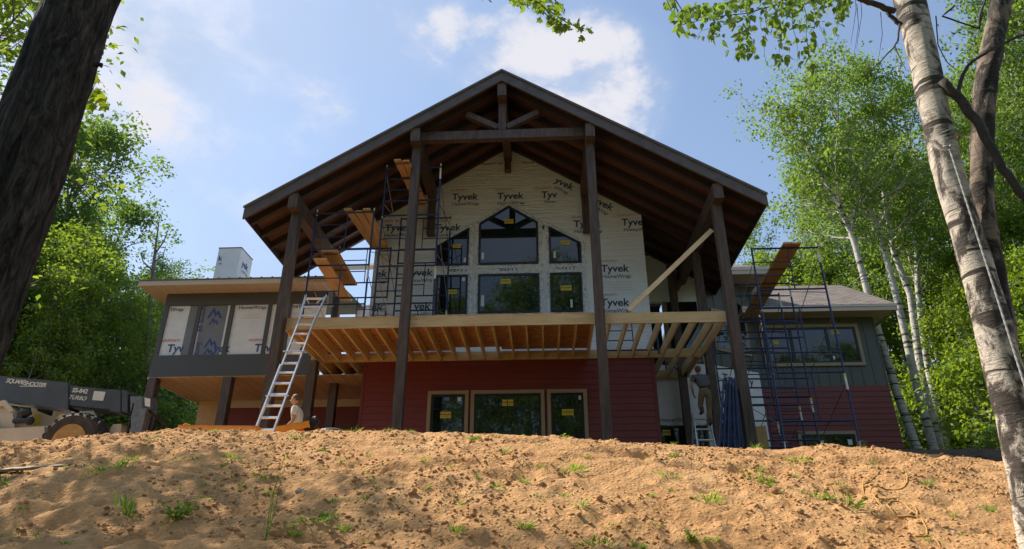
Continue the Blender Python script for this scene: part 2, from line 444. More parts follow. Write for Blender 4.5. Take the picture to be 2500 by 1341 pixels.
def mat_bark_birch(name, base, dark, band=1.0, loth=.30):
    m, t, p = nodes_of(name)
    lent = noise(t, coords(t, (2.2, 2.2, 26)), 2.4, 4, .6, .3)          # thin lenticels
    bands = noise(t, coords(t, (.35, .35, 3.4 * band)), 2.0, 3, .55, .8)   # broad dark scars
    patch = noise(t, coords(t, (1.3, 1.3, .8)), 3.2, 7, .68, .5)
    tone = ramp(t, noise(t, coords(t, (1, 1, 2)), 3, 5), [(.3, tuple(x * .74 for x in base)), (.7, base)])
    scale_ = noise(t, coords(t, (3.2, 3.2, 9)), 3.0, 6, .66, .6)          # curling flakes
    d = smath('MAXIMUM', mrange(t, lent, .58, .68, 0, .6), mrange(t, bands, .57, .63, 0, .95), t=t)
    d = smath('MAXIMUM', d, mrange(t, smath('ADD', scale_, smath('MULTIPLY', patch, .55, t=t), t=t), .84, .96, 0, .85), t=t)
    d = smath('MAXIMUM', d, mrange(t, patch, 1 - loth - .12, 1 - loth, 0, .95), t=t)
    mix = N(t, 'ShaderNodeMix', data_type='RGBA'); t.links.new(d, mix.inputs[0]); t.links.new(tone, mix.inputs[6]); mix.inputs[7].default_value = (*dark, 1)
    t.links.new(mix.outputs[2], p.inputs['Base Color']); p.inputs['Roughness'].default_value = .75; p.inputs['Specular IOR Level'].default_value = .2
    bump(t, p, smath('ADD', smath('MULTIPLY', d, -.6, t=t), smath('ADD', smath('MULTIPLY', lent, .6, t=t), scale_, t=t), t=t), .8, .016)
    return m
BIRCH = mat_bark_birch('birch_bark', (.64, .55, .45), (.032, .023, .018), .85, .42)
BIRCHW = mat_bark_birch('white_birch_bark', (.66, .62, .55), (.06, .05, .045), 1.6, .24)
m, t, p = nodes_of('dark_bark'); BARK = m
w = coords(t, (6, 6, 1.25)); r1 = noise(t, w, 4.2, 8, .7, .9); lich = noise(t, coords(t), 3.0, 6, .6)
colb = ramp(t, r1, [(.36, (.016, .013, .011)), (.50, (.075, .060, .050)), (.68, (.19, .16, .135))])
mix = N(t, 'ShaderNodeMix', data_type='RGBA'); t.links.new(mrange(t, lich, .60, .72, 0, .45), mix.inputs[0]); t.links.new(colb, mix.inputs[6]); mix.inputs[7].default_value = (.095, .10, .075, 1)
t.links.new(mix.outputs[2], p.inputs['Base Color']); p.inputs['Roughness'].default_value = .85; p.inputs['Specular IOR Level'].default_value = .2
bump(t, p, r1, 1.0, .11)
TWIG = mat_noise('twig_bark', (.030, .023, .018), (.065, .050, .040), (3, 3, 3), 6, .8, bstr=.3)
GREYBARK = mat_noise('grey_bark', (.10, .085, .070), (.20, .175, .15), (3, 3, .8), 5, .8, bstr=.5, bdist=.02)

def mat_leaf(name, c0, c1, tr, trans=.50):
    m, t, p = nodes_of(name)
    t.nodes.remove(p)
    geo = t.nodes.new('ShaderNodeNewGeometry'); oi = t.nodes.new('ShaderNodeObjectInfo')
    f = smath('ADD', smath('MULTIPLY', geo.outputs['Random Per Island'], .65, t=t), smath('MULTIPLY', oi.outputs['Random'], .35, t=t), t=t)
    col = ramp(t, f, [(.1, c0), (.9, c1)])
    d = t.nodes.new('ShaderNodeBsdfDiffuse'); tl = t.nodes.new('ShaderNodeBsdfTranslucent'); gl = t.nodes.new('ShaderNodeBsdfGlossy'); gl.inputs['Roughness'].default_value = .6
    t.links.new(col, d.inputs[0])
    cm = N(t, 'ShaderNodeMix', data_type='RGBA', blend_type='MULTIPLY'); cm.inputs[0].default_value = 1; t.links.new(col, cm.inputs[6]); cm.inputs[7].default_value = (*tr, 1)
    t.links.new(cm.outputs[2], tl.inputs[0])
    mx = t.nodes.new('ShaderNodeMixShader'); mx.inputs[0].default_value = trans; t.links.new(d.outputs[0], mx.inputs[1]); t.links.new(tl.outputs[0], mx.inputs[2])
    m2 = t.nodes.new('ShaderNodeMixShader'); m2.inputs[0].default_value = .03; t.links.new(mx.outputs[0], m2.inputs[1]); t.links.new(gl.outputs[0], m2.inputs[2])
    t.links.new(m2.outputs[0], t.nodes['Material Output'].inputs[0]); return m
LEAFM = mat_leaf('maple_leaf', (.065, .130, .022), (.165, .245, .038), (2.3, 2.0, .9))
LEAFB = mat_leaf('birch_leaf', (.085, .160, .030), (.19, .28, .055), (2.0, 1.9, 1.0))
LEAFD = mat_leaf('dark_leaf', (.070, .135, .034), (.155, .235, .058), (2.0, 1.9, .9))
LEAFY = mat_leaf('lime_leaf', (.11, .20, .020), (.25, .33, .035), (2.0, 1.8, .7))
NEEDLE = mat_leaf('needles', (.030, .060, .018), (.075, .115, .030), (1.3, 1.4, .8), .2)
GRASS = mat_leaf('grass_blade', (.075, .165, .020), (.20, .34, .055), (1.7, 1.6, .8))
DRYG = mat_leaf('dry_grass', (.22, .17, .07), (.34, .27, .12), (1.3, 1.2, .8))

# ================================================================ ground
# sandy bank: height of the crest along X, slope down towards the viewer, level site behind
cu_pts = [(-60, 1098), (0, 1094), (200, 1082), (330, 1066), (440, 1060), (660, 1055), (1000, 1060), (1250, 1068), (1500, 1080), (1700, 1090), (1800, 1097), (1900, 1098), (2010, 1091), (2110, 1097), (2220, 1112), (2350, 1122), (2480, 1135)]
CY = 10.0
cpt = [at(u, v, CY) for u, v in cu_pts]
cxs = np.array([q.x for q in cpt]); czs = np.array([q.z for q in cpt])
def gbase(x, y):
    x = np.asarray(x, float); y = np.asarray(y, float)
    zc = np.interp(x, cxs, czs)
    d = np.maximum(CY - y, 0)
    down = .50 * (d - .55 * (1 - np.exp(-d / .55)))
    low = np.where(y < 6.0, -(6.0 - y) * .16, 0)     # slope eases off nearer the viewer
    z = zc - np.where(y < 6, .50 * (4 - .55), down)
    z = z - np.where(y < 6, (6 - y) * .33, 0)
    z = np.where(y < -2, z + (-2 - y) * .33, z)       # level behind the viewer
    b = np.maximum(y - CY, 0)
    site = 1.92 + .012 * np.clip(x, -15, 15)
    k = 1 - np.exp(-(b / .7) ** 2)
    z = np.where(y > CY, zc * (1 - k) + site * k, z)
    return z
def near_w(x, y):
    return np.clip((11.5 - y) / 1.2, 0, 1) * (1 - .45 * np.exp(-((np.asarray(y) - 10) / .5) ** 2)) * np.clip((np.asarray(y) - 2) / 2, .15, 1)
DENTS = [(250, 1235, 9, .20, .10), (330, 1320, 7, .3, .12), (1170, 1312, 0, .13, .08), (1250, 1325, 0, .16, .07), (950, 1145, 0, .10, .06), (1430, 1290, 0, .35, .07), (1560, 1310, 0, .3, .06),
         (1800, 1135, 0, .14, .07), (1900, 1140, 0, .18, .07), (2190, 1270, 0, .12, .14), (2050, 1160, 0, .12, .07), (2070, 1205, 0, .10, .07), (700, 1215, 0, .2, .05), (860, 1195, 0, .16, .06),
         (2300, 1220, 0, .16, .07), (1760, 1260, 0, .2, .05), (1100, 1195, 0, .12, .06), (560, 1245, 0, .2, .06), (150, 1270, 0, .2, .07), (2160, 1300, 0, .16, .08)]
def slope_point(u, v):
    """point of the bank seen at photograph pixel (u, v)"""
    d = ray(u, v); lo, hi = 4.0, 10.4
    for y in np.linspace(4.2, 10.5, 640):
        q = d * (y / d.y)
        if q.z <= float(gbase(q.x, q.y)): return Vector((q.x, q.y, float(gbase(q.x, q.y))))
    q = d * (10.0 / d.y); return Vector((q.x, 10.0, float(gbase(q.x, 10.0))))
dent_pts = [(slope_point(u, v), r, dp) for u, v, _, r, dp in DENTS]
fur = [slope_point(u, v) for u, v in ((-30, 1150), (40, 1128), (110, 1108), (175, 1092), (215, 1080))]
def gz(x, y):
    x = np.asarray(x, float); y = np.asarray(y, float)
    z = gbase(x, y); w = near_w(x, y)
    z = z + w * (.045 * fbm(x, y, 1.5, 2, .5, 3) + .012 * fbm(x * .8, y * 1.3, .42, 3, .5, 11) + .020 * fbm(x, y * 1.3, .15, 3, .6, 23) + .022 * np.clip(fbm(x * .9, y * 1.2, .30, 4, .6, 57) - .15, 0, 1) ** 1.5 * 2)
    rd = fbm(x * .55, y * 1.5, .55, 3, .5, 41)
    z = z - w * .075 * np.clip(rd - .28, 0, 1) * 2
    for q, r, dp in dent_pts:
        e = ((x - q.x + .35 * r * vnoise(x * 9 + r, y * 9, 5)) ** 2 + (y - q.y + .35 * r * vnoise(x * 8, y * 8 + r, 6)) ** 2 * 2.2) / r ** 2
        z = z - dp * np.exp(-e * e) + dp * .35 * np.exp(-((x - q.x) ** 2 + (y - q.y - r * 1.2) ** 2 * 2) / r ** 2)
    for a, b in zip(fur[:-1], fur[1:]):
        dx, dy = b.x - a.x, b.y - a.y; L2 = dx * dx + dy * dy
        tt = np.clip(((x - a.x) * dx + (y - a.y) * dy) / L2, 0, 1)
        dd = np.sqrt((x - a.x - tt * dx) ** 2 + (y - a.y - tt * dy) ** 2)
        z = z - .09 * np.exp(-(dd / .10) ** 2) * .8
    return z
def G(x, y): return float(gz(np.array([x]), np.array([y]))[0])
def axis(dense0, dense1, step, far, grow=1.16):
    a = list(np.arange(dense0, dense1, step)); s_ = step; q = a[-1]
    while q < far: s_ = min(s_ * grow, 12); q += s_; a.append(q)
    s_ = step; q = a[0]; b = []
    while q > -far: s_ = min(s_ * grow, 12); q -= s_; b.append(q)
    return np.array(b[::-1] + a)
gx_ = axis(-7.6, 7.6, .030, 260); gy_ = axis(5.7, 11.0, .030, 300)
X_, Y_ = np.meshgrid(gx_, gy_)
Z_ = gz(X_.ravel(), Y_.ravel())
nx, ny = len(gx_), len(gy_)
me = bpy.data.meshes.new('ground')
me.vertices.add(nx * ny); me.vertices.foreach_set('co', np.stack([X_.ravel(), Y_.ravel(), Z_], 1).astype(np.float32).ravel())
ii, jj = np.meshgrid(np.arange(nx - 1), np.arange(ny - 1)); a0 = (jj * nx + ii).ravel()
quads = np.stack([a0, a0 + 1, a0 + nx + 1, a0 + nx], 1).astype(np.int32)
me.loops.add(quads.size); me.loops.foreach_set('vertex_index', quads.ravel())
me.polygons.add(len(quads)); me.polygons.foreach_set('loop_start', np.arange(0, quads.size, 4, dtype=np.int32)); me.polygons.foreach_set('loop_total', np.full(len(quads), 4, np.int32))
me.polygons.foreach_set('use_smooth', np.ones(len(quads), bool)); me.update(calc_edges=True)
ground = bpy.data.objects.new('ground', me); COL.objects.link(ground); tag(ground, kind='structure'); ORIG['ground'] = Vector((0, 0, 0))
m, t, p = nodes_of('sandy_soil'); SAND = m
v = coords(t); big = noise(t, v, .9, 5, .6, .4); mid = noise(t, v, 5, 8, .68, .3); fine = noise(t, v, 55, 6, .75)
f = smath('ADD', smath('MULTIPLY', big, .38, t=t), smath('ADD', smath('MULTIPLY', mid, .40, t=t), smath('MULTIPLY', fine, .22, t=t), t=t), t=t)
sand = ramp(t, f, [(.24, (.23, .115, .050)), (.36, (.42, .222, .094)), (.52, (.54, .302, .132)), (.70, (.62, .385, .195))])
sx2 = t.nodes.new('ShaderNodeSeparateXYZ'); t.links.new(v, sx2.inputs[0])
# dark humus at the right-hand end of the crest and the forest floor further back
wob = smath('MULTIPLY', smath('SUBTRACT', noise(t, v, 1.2, 4), .5, t=t), 2.2, t=t)
fx = smath('ADD', smath('ADD', smath('SUBTRACT', sx2.outputs[0], 6.35, t=t), smath('MULTIPLY', smath('SUBTRACT', sx2.outputs[1], 9.75, t=t), 1.8, t=t), t=t), smath('MULTIPLY', wob, .4, t=t), t=t)
hum = smath('MULTIPLY', mrange(t, fx, -.1, .35, 0, 1), mrange(t, smath('ADD', sx2.outputs[1], smath('MULTIPLY', wob, .25, t=t), t=t), 8.9, 9.3, 0, 1), t=t)
far_ = smath('MAXIMUM', mrange(t, smath('ADD', sx2.outputs[1], wob, t=t), 20, 23, 0, 1), mrange(t, smath('ADD', smath('ABSOLUTE', sx2.outputs[0], t=t), wob, t=t), 13, 15, 0, 1), t=t)
far_ = smath('MAXIMUM', far_, mrange(t, smath('ADD', sx2.outputs[1], wob, t=t), 4.0, 1.5, 0, 1), t=t)
mx1 = N(t, 'ShaderNodeMix', data_type='RGBA'); t.links.new(hum, mx1.inputs[0]); t.links.new(sand, mx1.inputs[6]); t.links.new(ramp(t, mid, [(.3, (.055, .040, .030)), (.7, (.125, .090, .066))]), mx1.inputs[7])
mx2 = N(t, 'ShaderNodeMix', data_type='RGBA'); t.links.new(far_, mx2.inputs[0]); t.links.new(mx1.outputs[2], mx2.inputs[6]); t.links.new(ramp(t, mid, [(.3, (.03, .045, .015)), (.7, (.07, .085, .03))]), mx2.inputs[7])
t.links.new(mx2.outputs[2], p.inputs['Base Color']); p.inputs['Roughness'].default_value = .95; p.inputs['Specular IOR Level'].default_value = .1
vor = t.nodes.new('ShaderNodeTexVoronoi'); vor.inputs['Scale'].default_value = 20; t.links.new(v, vor.inputs['Vector'])
crumb = mrange(t, vor.outputs['Distance'], .05, .55, 1, 0)
bump(t, p, smath('ADD', smath('MULTIPLY', crumb, smath('MULTIPLY', mid, .9, t=t), t=t), smath('MULTIPLY', noise(t, v, 30, 8, .75), .8, t=t), t=t), .8, .036)
me.materials.append(SAND)

# loose crumbs of soil: nobody could count them
rng = np.random.default_rng(5)
ico_v = []; ph = (1 + 5 ** .5) / 2
for a in (-1, 1):
    for b in (-ph, ph): ico_v += [(0, a, b), (a, b, 0), (b, 0, a)]
ico_v = np.array(ico_v) / math.sqrt(1 + ph * ph)
def hull_faces(P):
    F = []; n = len(P)
    for i in range(n):
        for j in range(i + 1, n):
            for k in range(j + 1, n):
                nn = np.cross(P[j] - P[i], P[k] - P[i]); s_ = P @ nn - P[i] @ nn
                if (s_ <= 1e-6).all(): F.append((i, j, k))
                elif (s_ >= -1e-6).all(): F.append((i, k, j))
    return np.array(F)
ico_f = hull_faces(ico_v)
def lumps(cx, cy, r, seed=1, sink=.25, flat=.75):
    g = np.random.default_rng(seed); n = len(cx); z = gz(np.array(cx), np.array(cy))
    V = ico_v[None] * (1 + g.uniform(-.3, .3, (n, 12, 1))) * np.array([1, 1, flat])[None, None] * np.array(r)[:, None, None]
    V = V * g.uniform(.7, 1.35, (n, 1, 3))
    V = V + np.stack([cx, cy, z + np.array(r) * (flat - sink) * .5], 1)[:, None]
    F = ico_f[None] + (np.arange(n) * 12)[:, None, None]
    return V.reshape(-1, 3), F.reshape(-1, 3)
nC = 30000
yy = 5.6 + 4.9 * rng.random(nC) ** .85; xx = rng.uniform(-1, 1, nC) * (yy * .92 + .6) + .2
dens = fbm(xx, yy, .8, 3, .5, 77); keep = dens * 1.5 + .45 * (xx < -.3) + rng.uniform(-.45, .45, nC) > -.02
xx, yy = xx[keep], yy[keep]; rr = .0055 + .022 * rng.random(len(xx)) ** 5; rr[::70] *= 2.0
V, F = lumps(xx, yy, rr, 9)
me = bpy.data.meshes.new('soil_crumbs'); me.vertices.add(len(V)); me.vertices.foreach_set('co', V.astype(np.float32).ravel())
F = F.astype(np.int32); me.loops.add(F.size); me.loops.foreach_set('vertex_index', F.ravel()); me.polygons.add(len(F)); me.polygons.foreach_set('loop_start', np.arange(0, F.size, 3, dtype=np.int32)); me.polygons.foreach_set('loop_total', np.full(len(F), 3, np.int32)); me.update(calc_edges=True); me.materials.append(SAND)
crumbs = bpy.data.objects.new('soil_crumbs', me); COL.objects.link(crumbs)
tag(crumbs, 'loose crumbs of sandy soil strewn over the bank', 'soil crumbs', kind='stuff')
# ================================================================ the house
YB_ = 17.30
RX, RZ, RS = -0.87, 11.37, .641          # ridge X, ridge Z, slope of the big gable roof
YF, YW = 12.60, 15.45                    # front of the roof, plane of the gable wall
GZ = 1.85                                # bottoms of walls and posts run a little into the soil
def rz(x): return RZ - RS * abs(x - RX)
house = empty('house', (RX, YW, 1.95))
tag(house, 'unfinished house with a dark timber gable porch, white wrapped walls and red lower storey', 'house')
rnd = random.Random(4)

# ---- gable wall wrapped in white sheeting
XL, XR = -4.36, 2.64
wall = MB().prism([(XL, 4.95), (XR, 4.95), (XR, rz(XR) - .16), (RX, RZ - .16), (XL, rz(XL) - .16)], YW, YW + .15).build('gable_wall', WRAP, house)
tag(wall, 'gable wall covered in printed white building wrap')
def stamp(mbs, u, v, Y, word='Tyvek', sub='HomeWrap', red=True, sc=.285, rot=0.0, dx=0.0, faint=False):
    """one printed mark of the wrap: red stamp, big word, small word under it"""
    p = at(u, v, Y) + Vector((dx, 0, 0)); ink, inkr = mbs
    up = Vector((-math.sin(rot), 0, math.cos(rot))); rt = Vector((math.cos(rot), 0, math.sin(rot)))
    if word: ink.text(word, facing(p - up * sc * .35, rot), sc, bold=.022, shear=.06)
    if sub: ink.text(sub, facing(p - up * sc * .97 + rt * .03, rot), sc * .53, bold=.008, shear=.04)
    if red: inkr.text('<DUPONT>', facing(p + up * sc * .60 - rt * sc * .55, rot), sc * .33, bold=.012)
ink, inkr, inkf = MB(), MB(), MB()
YP = YW - .005
for u, v, w_, s_, r_ in ((1134, 480, 'Tyvek', 'HomeWrap', 1), (1245, 478, 'Tyvek', 'HomeWrap', 1), (1340, 475, 'Tyv', 'Hom', 1), (971, 556, 'Tyvek', 'HomeWrap', 1), (1092, 555, 'Tyvek', 'HomeWrap', 1),
                         (1432, 546, 'Tyvek', 'HomeWrap', 1), (1543, 542, 'Tyve', 'HomeW', 1), (1335, 552, 'ek', '', 0), (931, 668, 'ek', 'rap', 0), (1030, 665, 'yvek', 'omeWrap', 0), (1500, 655, 'Tyvek', 'HomeWrap', 1),
                         (920, 751, 'ek', 'Wrap', 0), (1030, 747, 'vek', 'omeWrap', 0), (1500, 738, 'Tyvek', 'HomeWrap', 1)):
    i1, i2 = MB(), MB(); stamp((i1, i2), u, v, YP, w_, s_, r_); i1.build('printed_word', INK, wall)
    if i2.v: i2.build('red_stamp', INKR, wall)
ink.text('HomeWrap', facing(at(1200, 402, YP)), .125, bold=.008); ink.text('Home', facing(at(1290, 400, YP)), .125, bold=.008)
for u, v, s_ in ((1378, 448, 'yvek'), (1474, 497, 'yvek')): stamp((ink, inkr), u, v, YP, s_, 'eWrap', False, rot=-rad(31))
for u, v in ((1509, 690), (1509, 703), (1040, 700)):
    for k in range(2): inkf.text('see installation guidelines and warranty', facing(at(u, v + 6 * k, YP)), .045)
ink.build('printed_word', INK, wall); inkf.build('fine_print', INKF, wall)
# horizontal laps of the sheeting and vertical seam: strips of wrap 2 mm proud
lap = MB()
for z0 in (6.62, 8.02, 9.42):
    hw_ = min(3.48, (RZ - .25 - z0) / RS - .1); MB().box(RX - hw_, RX + hw_, YW - .0035, YW - .0005, z0, z0 + .03).build('lap_seam', WRAP2, wall)

def window(poly, Y, fw, parent, name='window', trim=0.0, tape=0.0, sticker=None, muntins=None, mull=None, label=None, trim_mat=TRIM):
    """dark framed window on a wall facing -Y; poly runs round the opening in (x, z)"""
    inn = inset(poly, fw)
    o = MB().ring(poly, inn, Y - .045, Y + .0).build(name, BLACKF, parent)
    if mull:
        zs = [q[1] for q in inn]
        for x in mull: MB().box(x - fw * .8, x + fw * .8, Y - .042, Y - .001, min(zs), max(zs)).build('mullion', BLACKF, o)
    MB().prism(inset(poly, fw * .8), Y - .026, Y - .020).build('pane', GLASS, o)
    if muntins:
        mb = MB(); xs = [q[0] for q in inn]; zs = [q[1] for q in inn]; n, zz = muntins
        for k in range(1, n): x = min(xs) + (max(xs) - min(xs)) * k / n; mb.box(x - .008, x + .008, Y - .0305, Y - .0262, zz, max(zs))
        mb.box(min(xs), max(xs), Y - .031, Y - .0263, zz - .009, zz + .009)
        mb.build('muntin_grid', BLACKF, o)
    if trim: MB().ring(inset(poly, -trim), poly, Y - .062, Y - .0).build('trim', trim_mat, o)
    if tape:
        outer = inset(poly, -tape); n = len(poly); mb = MB(); g = random.Random(hash(round(poly[0][0] * 100)) & 255)
        # crumpled band: each side is cut into short cells, each set off a little from the wall
        for i in range(n):
            a, b, c, d = Vector(poly[i]), Vector(poly[(i + 1) % n]), Vector(outer[(i + 1) % n]), Vector(outer[i]); L = (b - a).length; m_ = max(3, int(L / .045)); grid = []
            for k in range(m_ + 1):
                row = []
                for j in range(4):
                    q = a.lerp(b, k / m_).lerp(d.lerp(c, k / m_), j / 3)
                    off = .010 + (.022 * g.random() if 0 < j < 3 else .006 * g.random())
                    jit = g.uniform(-.018, .018) if j == 3 else 0
                    row.append((q.x + jit, Y - off, q.y + jit))
                grid.append(row)
            vs = [q for r in grid for q in r]; fs = [(k * 4 + j, k * 4 + j + 1, k * 4 + j + 5, k * 4 + j + 4) for k in range(m_) for j in range(3)]
            mb.add(vs, fs)
        mb.build('flashing_tape', FOIL, o)
    for st in (sticker or []):
        x, z, w_, h_, col = st
        MB().box(x - w_ / 2, x + w_ / 2, Y - .0285, Y - .0262, z - h_ / 2, z + h_ / 2).build('sticker', col, o)
        if col is STICK:
            tb = MB(); tb.text('WARNING', facing((x, Y - .0292, z - h_ * .05)), h_ * .38, bold=.02); tb.text('do not remove', facing((x, Y - .0292, z - h_ * .33)), h_ * .2)
            tb.build('sticker_print', BLACKF, o)
    if label: o['label'] = label
    return o
Yw = YW - .002
T = .105
def sq(x0, x1, z0, z1): return [(x0, z0), (x1, z0), (x1, z1), (x0, z1)]
window([(-1.63, 7.50), (-.08, 7.50), (-.08, 8.72), (-.855, 9.24), (-1.63, 8.72)], Yw, .055, house, tape=T, sticker=[(-.84, 8.76, .24, .13, STICK), (-1.52, 7.75, .07, .2, STICKW)], label='five sided top window under the gable peak')
window([(-2.72, 7.50), (-1.89, 7.50), (-1.89, 8.60), (-2.72, 8.08)], Yw, .05, house, tape=T, sticker=[(-2.2, 8.06, .22, .11, STICK), (-1.98, 7.65, .06, .12, STICKW)], label='top window with its head sloping down to the left')
window([(.20, 7.50), (1.02, 7.50), (1.02, 8.08), (.20, 8.58)], Yw, .05, house, tape=T, sticker=[(.62, 8.09, .24, .11, STICK), (.34, 7.75, .06, .2, STICKW)], label='top window with its head sloping down to the right')
window(sq(-2.70, -1.89, 6.16, 7.23), Yw, .05, house, tape=T, sticker=[(-2.28, 6.76, .24, .12, STICK), (-2.0, 7.1, .08, .1, STICKW)], mull=None)
window(sq(-1.62, -.07, 6.16, 7.23), Yw, .055, house, tape=T, sticker=[(-.92, 7.02, .26, .13, STICK), (-1.5, 6.5, .08, .3, STICKW)])
window(sq(.20, 1.00, 6.16, 7.23), Yw, .05, house, tape=T, sticker=[(.60, 6.80, .27, .14, STICK), (.72, 6.38, .05, .22, STICKW)])
tp = MB()
for x in (-2.15, -.85, .62): tp.text('TYVEK', facing((x, YW - .0055, 7.33)) @ Matrix.Rotation(math.pi, 4, 'Z') @ Matrix.Translation((0, -.07, 0)), .17, bold=.02)
tp.build('printed_word', INK, wall)

# ---- red lapped siding of the lower storey
def siding(x0, x1, z0, z1, Y, ex=.156):
    mb = MB(); z = z1
    while z > z0:
        b = max(z - ex, z0)
        mb.add([(x0, Y - .018, b), (x1, Y - .018, b), (x1, Y - .004, z), (x0, Y - .004, z), (x0, Y, b), (x1, Y, b), (x1, Y, z), (x0, Y, z)],
               [(0, 1, 2, 3), (4, 5, 1, 0), (3, 2, 6, 7), (0, 3, 7, 4), (1, 5, 6, 2)])
        z = b
    return mb
lw = siding(XL + .06, XR - .10, GZ, 4.944, YW).box(XL + .061, XR - .101, YW + .001, YW + .12, GZ, 4.94).build('lower_wall', RED, house)
tag(lw, 'dark red lapped siding below the deck')
for k in range(15):
    zj = 4.944 - .156 * (k + 1); xj = XL + .5 + ((k * 2.37) % 6.0)
    if not (-2.9 < xj < 1.1 and zj < 4.25): MB().box(xj - .002, xj + .002, YW - .019, YW - .002, zj + .004, zj + .150).build('butt_joint', REDT, lw)
MB().box(XR - .10, XR - .012, YW - .024, YW + .12, GZ, 4.942).build('corner_board', REDT, lw)
MB().box(XL + .0, XL + .06, YW - .024, YW + .12, GZ, 4.942).build('corner_board', REDT, lw)
MB().box(XL + .005, XL + .06, YW + .121, 18.88, GZ, 4.94).build('side_wall', RED, lw)
MB().box(XR - .09, XR - .014, YW + .121, 17.29, GZ, 4.94).build('side_wall', RED, lw)
lst = dict(trim=.085)
window(sq(-2.665, -1.865, 2.5, 4.115), YW, .055, house, sticker=[(-2.31, 3.63, .25, .15, STICK), (-2.0, 4.0, .09, .1, STICKW)], muntins=(3, 3.77), **lst)
window(sq(-1.645, -.085, 2.5, 4.115), YW, .055, house, sticker=[(-.86, 3.90, .26, .15, STICK)], muntins=(6, 3.77), **lst)
window(sq(.145, .905, 2.5, 4.115), YW, .055, house, sticker=[(.53, 3.66, .27, .14, STICK), (.83, 4.0, .07, .1, STICKW)], muntins=(3, 3.77), **lst)

# ---- big gable roof
EX0, EX1 = -6.60, 4.87
YBL, YBR = 15.92, 17.55
roof = MB()
for xe, yb in ((EX0, YBL), (EX1, YBR)):
    roof.prism([(xe, rz(xe)), (RX, RZ), (RX, RZ - .035), (xe, rz(xe) - .035)], YF - .02, yb)
roof = roof.build('roof', SHING, house)
ce = MB()
for xe, yb in ((EX0, YBL), (EX1, YBR)):
    ce.prism([(xe + .004 * (1 if xe < 0 else -1), rz(xe) - .037), (RX, RZ - .037), (RX, RZ - .085), (xe + .004 * (1 if xe < 0 else -1), rz(xe) - .085)], YF + .045, yb - .004)
ce.build('ceiling_boards', CEIL, roof)
fb = MB()
for xe in (EX0, EX1):
    sgn = 1 if xe < 0 else -1
    fb.prism([(xe - .004 * sgn, rz(xe) - .037), (RX, RZ - .037), (RX, RZ - .31), (xe - .004 * sgn, rz(xe) - .31)], YF, YF + .042)
fb = fb.build('fascia', FASC, roof); tag(fb, 'grey stained barge boards meeting at the peak')
de = MB()
for xe in (EX0, EX1):
    sgn = 1 if xe < 0 else -1
    de.prism([(xe - .02 * sgn, rz(xe) + .006), (RX, RZ + .018), (RX, RZ - .045), (xe - .02 * sgn, rz(xe) - .052)], YF - .034, YF - .021)
de.build('drip_edge', FASC, roof)
for xe, yb in ((EX0, YBL), (EX1, YBR)):
    sgn = 1 if xe < 0 else -1
    ys = [12.98, 13.58, 14.18, 14.78, 15.36] + ([15.86] if xe < 0 else [15.98, 16.6, 17.2, 17.5])
    for y in ys:
        MB().prism([(xe + .03 * sgn, rz(xe) - .067), (RX - .06 * sgn, RZ - .087 - RS * .06), (RX - .06 * sgn, RZ - .30 - RS * .06), (xe + .03 * sgn, rz(xe) - .26)], y - .045, y + .045).build('rafter', RAFT, roof)
    MB().box(xe + .004 if xe < 0 else xe - .034, xe + .034 if xe < 0 else xe - .004, YF + .046, yb - .005, rz(xe) - .27, rz(xe) - .09).build('eave_board', RAFT, roof)
PX = (-5.55, -2.89, 1.18, 3.88)
for x in PX + (RX,):
    top = rz(x) - .315; yb = 15.40 if x < 3 else 17.4
    if x == RX: top = RZ - .36
    b = MB().box(x - .105, x + .105, YF + .05, yb, top - .36, top).build('purlin_beam', DARKT, house)
for x in PX:
    MB().box(x - .097, x + .097, 13 - .097, 13 + .097, GZ, rz(x) - .677).build('post', DARKT, house)
    if -5 < x: MB().box(x - .09, x + .09, 15.19, 15.395, rz(x) - 1.75 if x < 3 else GZ, rz(x) - .68).build('wall_bracket' if x < 3 else 'post', DARKT, house)
MB().box(RX - .085, RX + .085, 15.2, 15.395, RZ - 1.12, RZ - .724).build('wall_bracket', DARKT, house)
tr = empty('truss', (RX, 13, 9.6)); place(tr, (RX, 13, 9.6), house)
ZT = 9.72
MB().box(-2.89 + .106, 1.18 - .106, 12.92, 13.08, ZT - .12, ZT + .12).build('tie_beam', DARKT, tr)
MB().box(RX - .09, RX + .09, 12.91, 13.09, ZT + .122, RZ - .725).build('king_post', DARKT, tr)
for s_ in (-1, 1):
    MB().beam((RX + .10 * s_, 13, ZT + .22), (RX + .86 * s_, 13, ZT + .64), .14, .14, (0, 1, 0)).build('strut', DARKT, tr)
for xa, xb in ((-5.55, -2.89), (1.18, 3.88)):
    pass
# knee brace and posts further back under the right-hand side
MB().box(3.50, 3.69, 17.0, 17.19, GZ, rz(3.6) - .3).build('post', DARKT, house)
MB().beam((3.55, 17.08, 7.25), (4.15, 17.08, 8.1), .15, .15, (0, 1, 0)).build('knee_brace', DARKT, house)

# the body of the house behind the gable wall
mr = MB()
for xe, yb in ((XL - .3, YBL), (XR + 1.2, YBR)):
    mr.prism([(xe, rz(xe) - .01), (RX, RZ - .01), (RX, RZ - .08), (xe, rz(xe) - .08)], 15.62 if xe < 0 else yb + .002, 25)
mr.build('rear_roof', SHING, house)
MB().box(XL + .002, XL + .10, YW + .152, 25, 4.95, rz(XL) - .1).build('side_wall', WRAP, house)
MB().box(XR - .10, XR - .002, YW + .152, YB_ - .002, 5.36, rz(XR) - .1).build('side_wall', WRAP, house)
MB().box(4.2, 4.3, YB_ + .125, 25, 5.36, 8.0).box(XL + .1, 4.2, 24.8, 24.9, GZ, 8.4).build('rear_wall', GREYS, house)
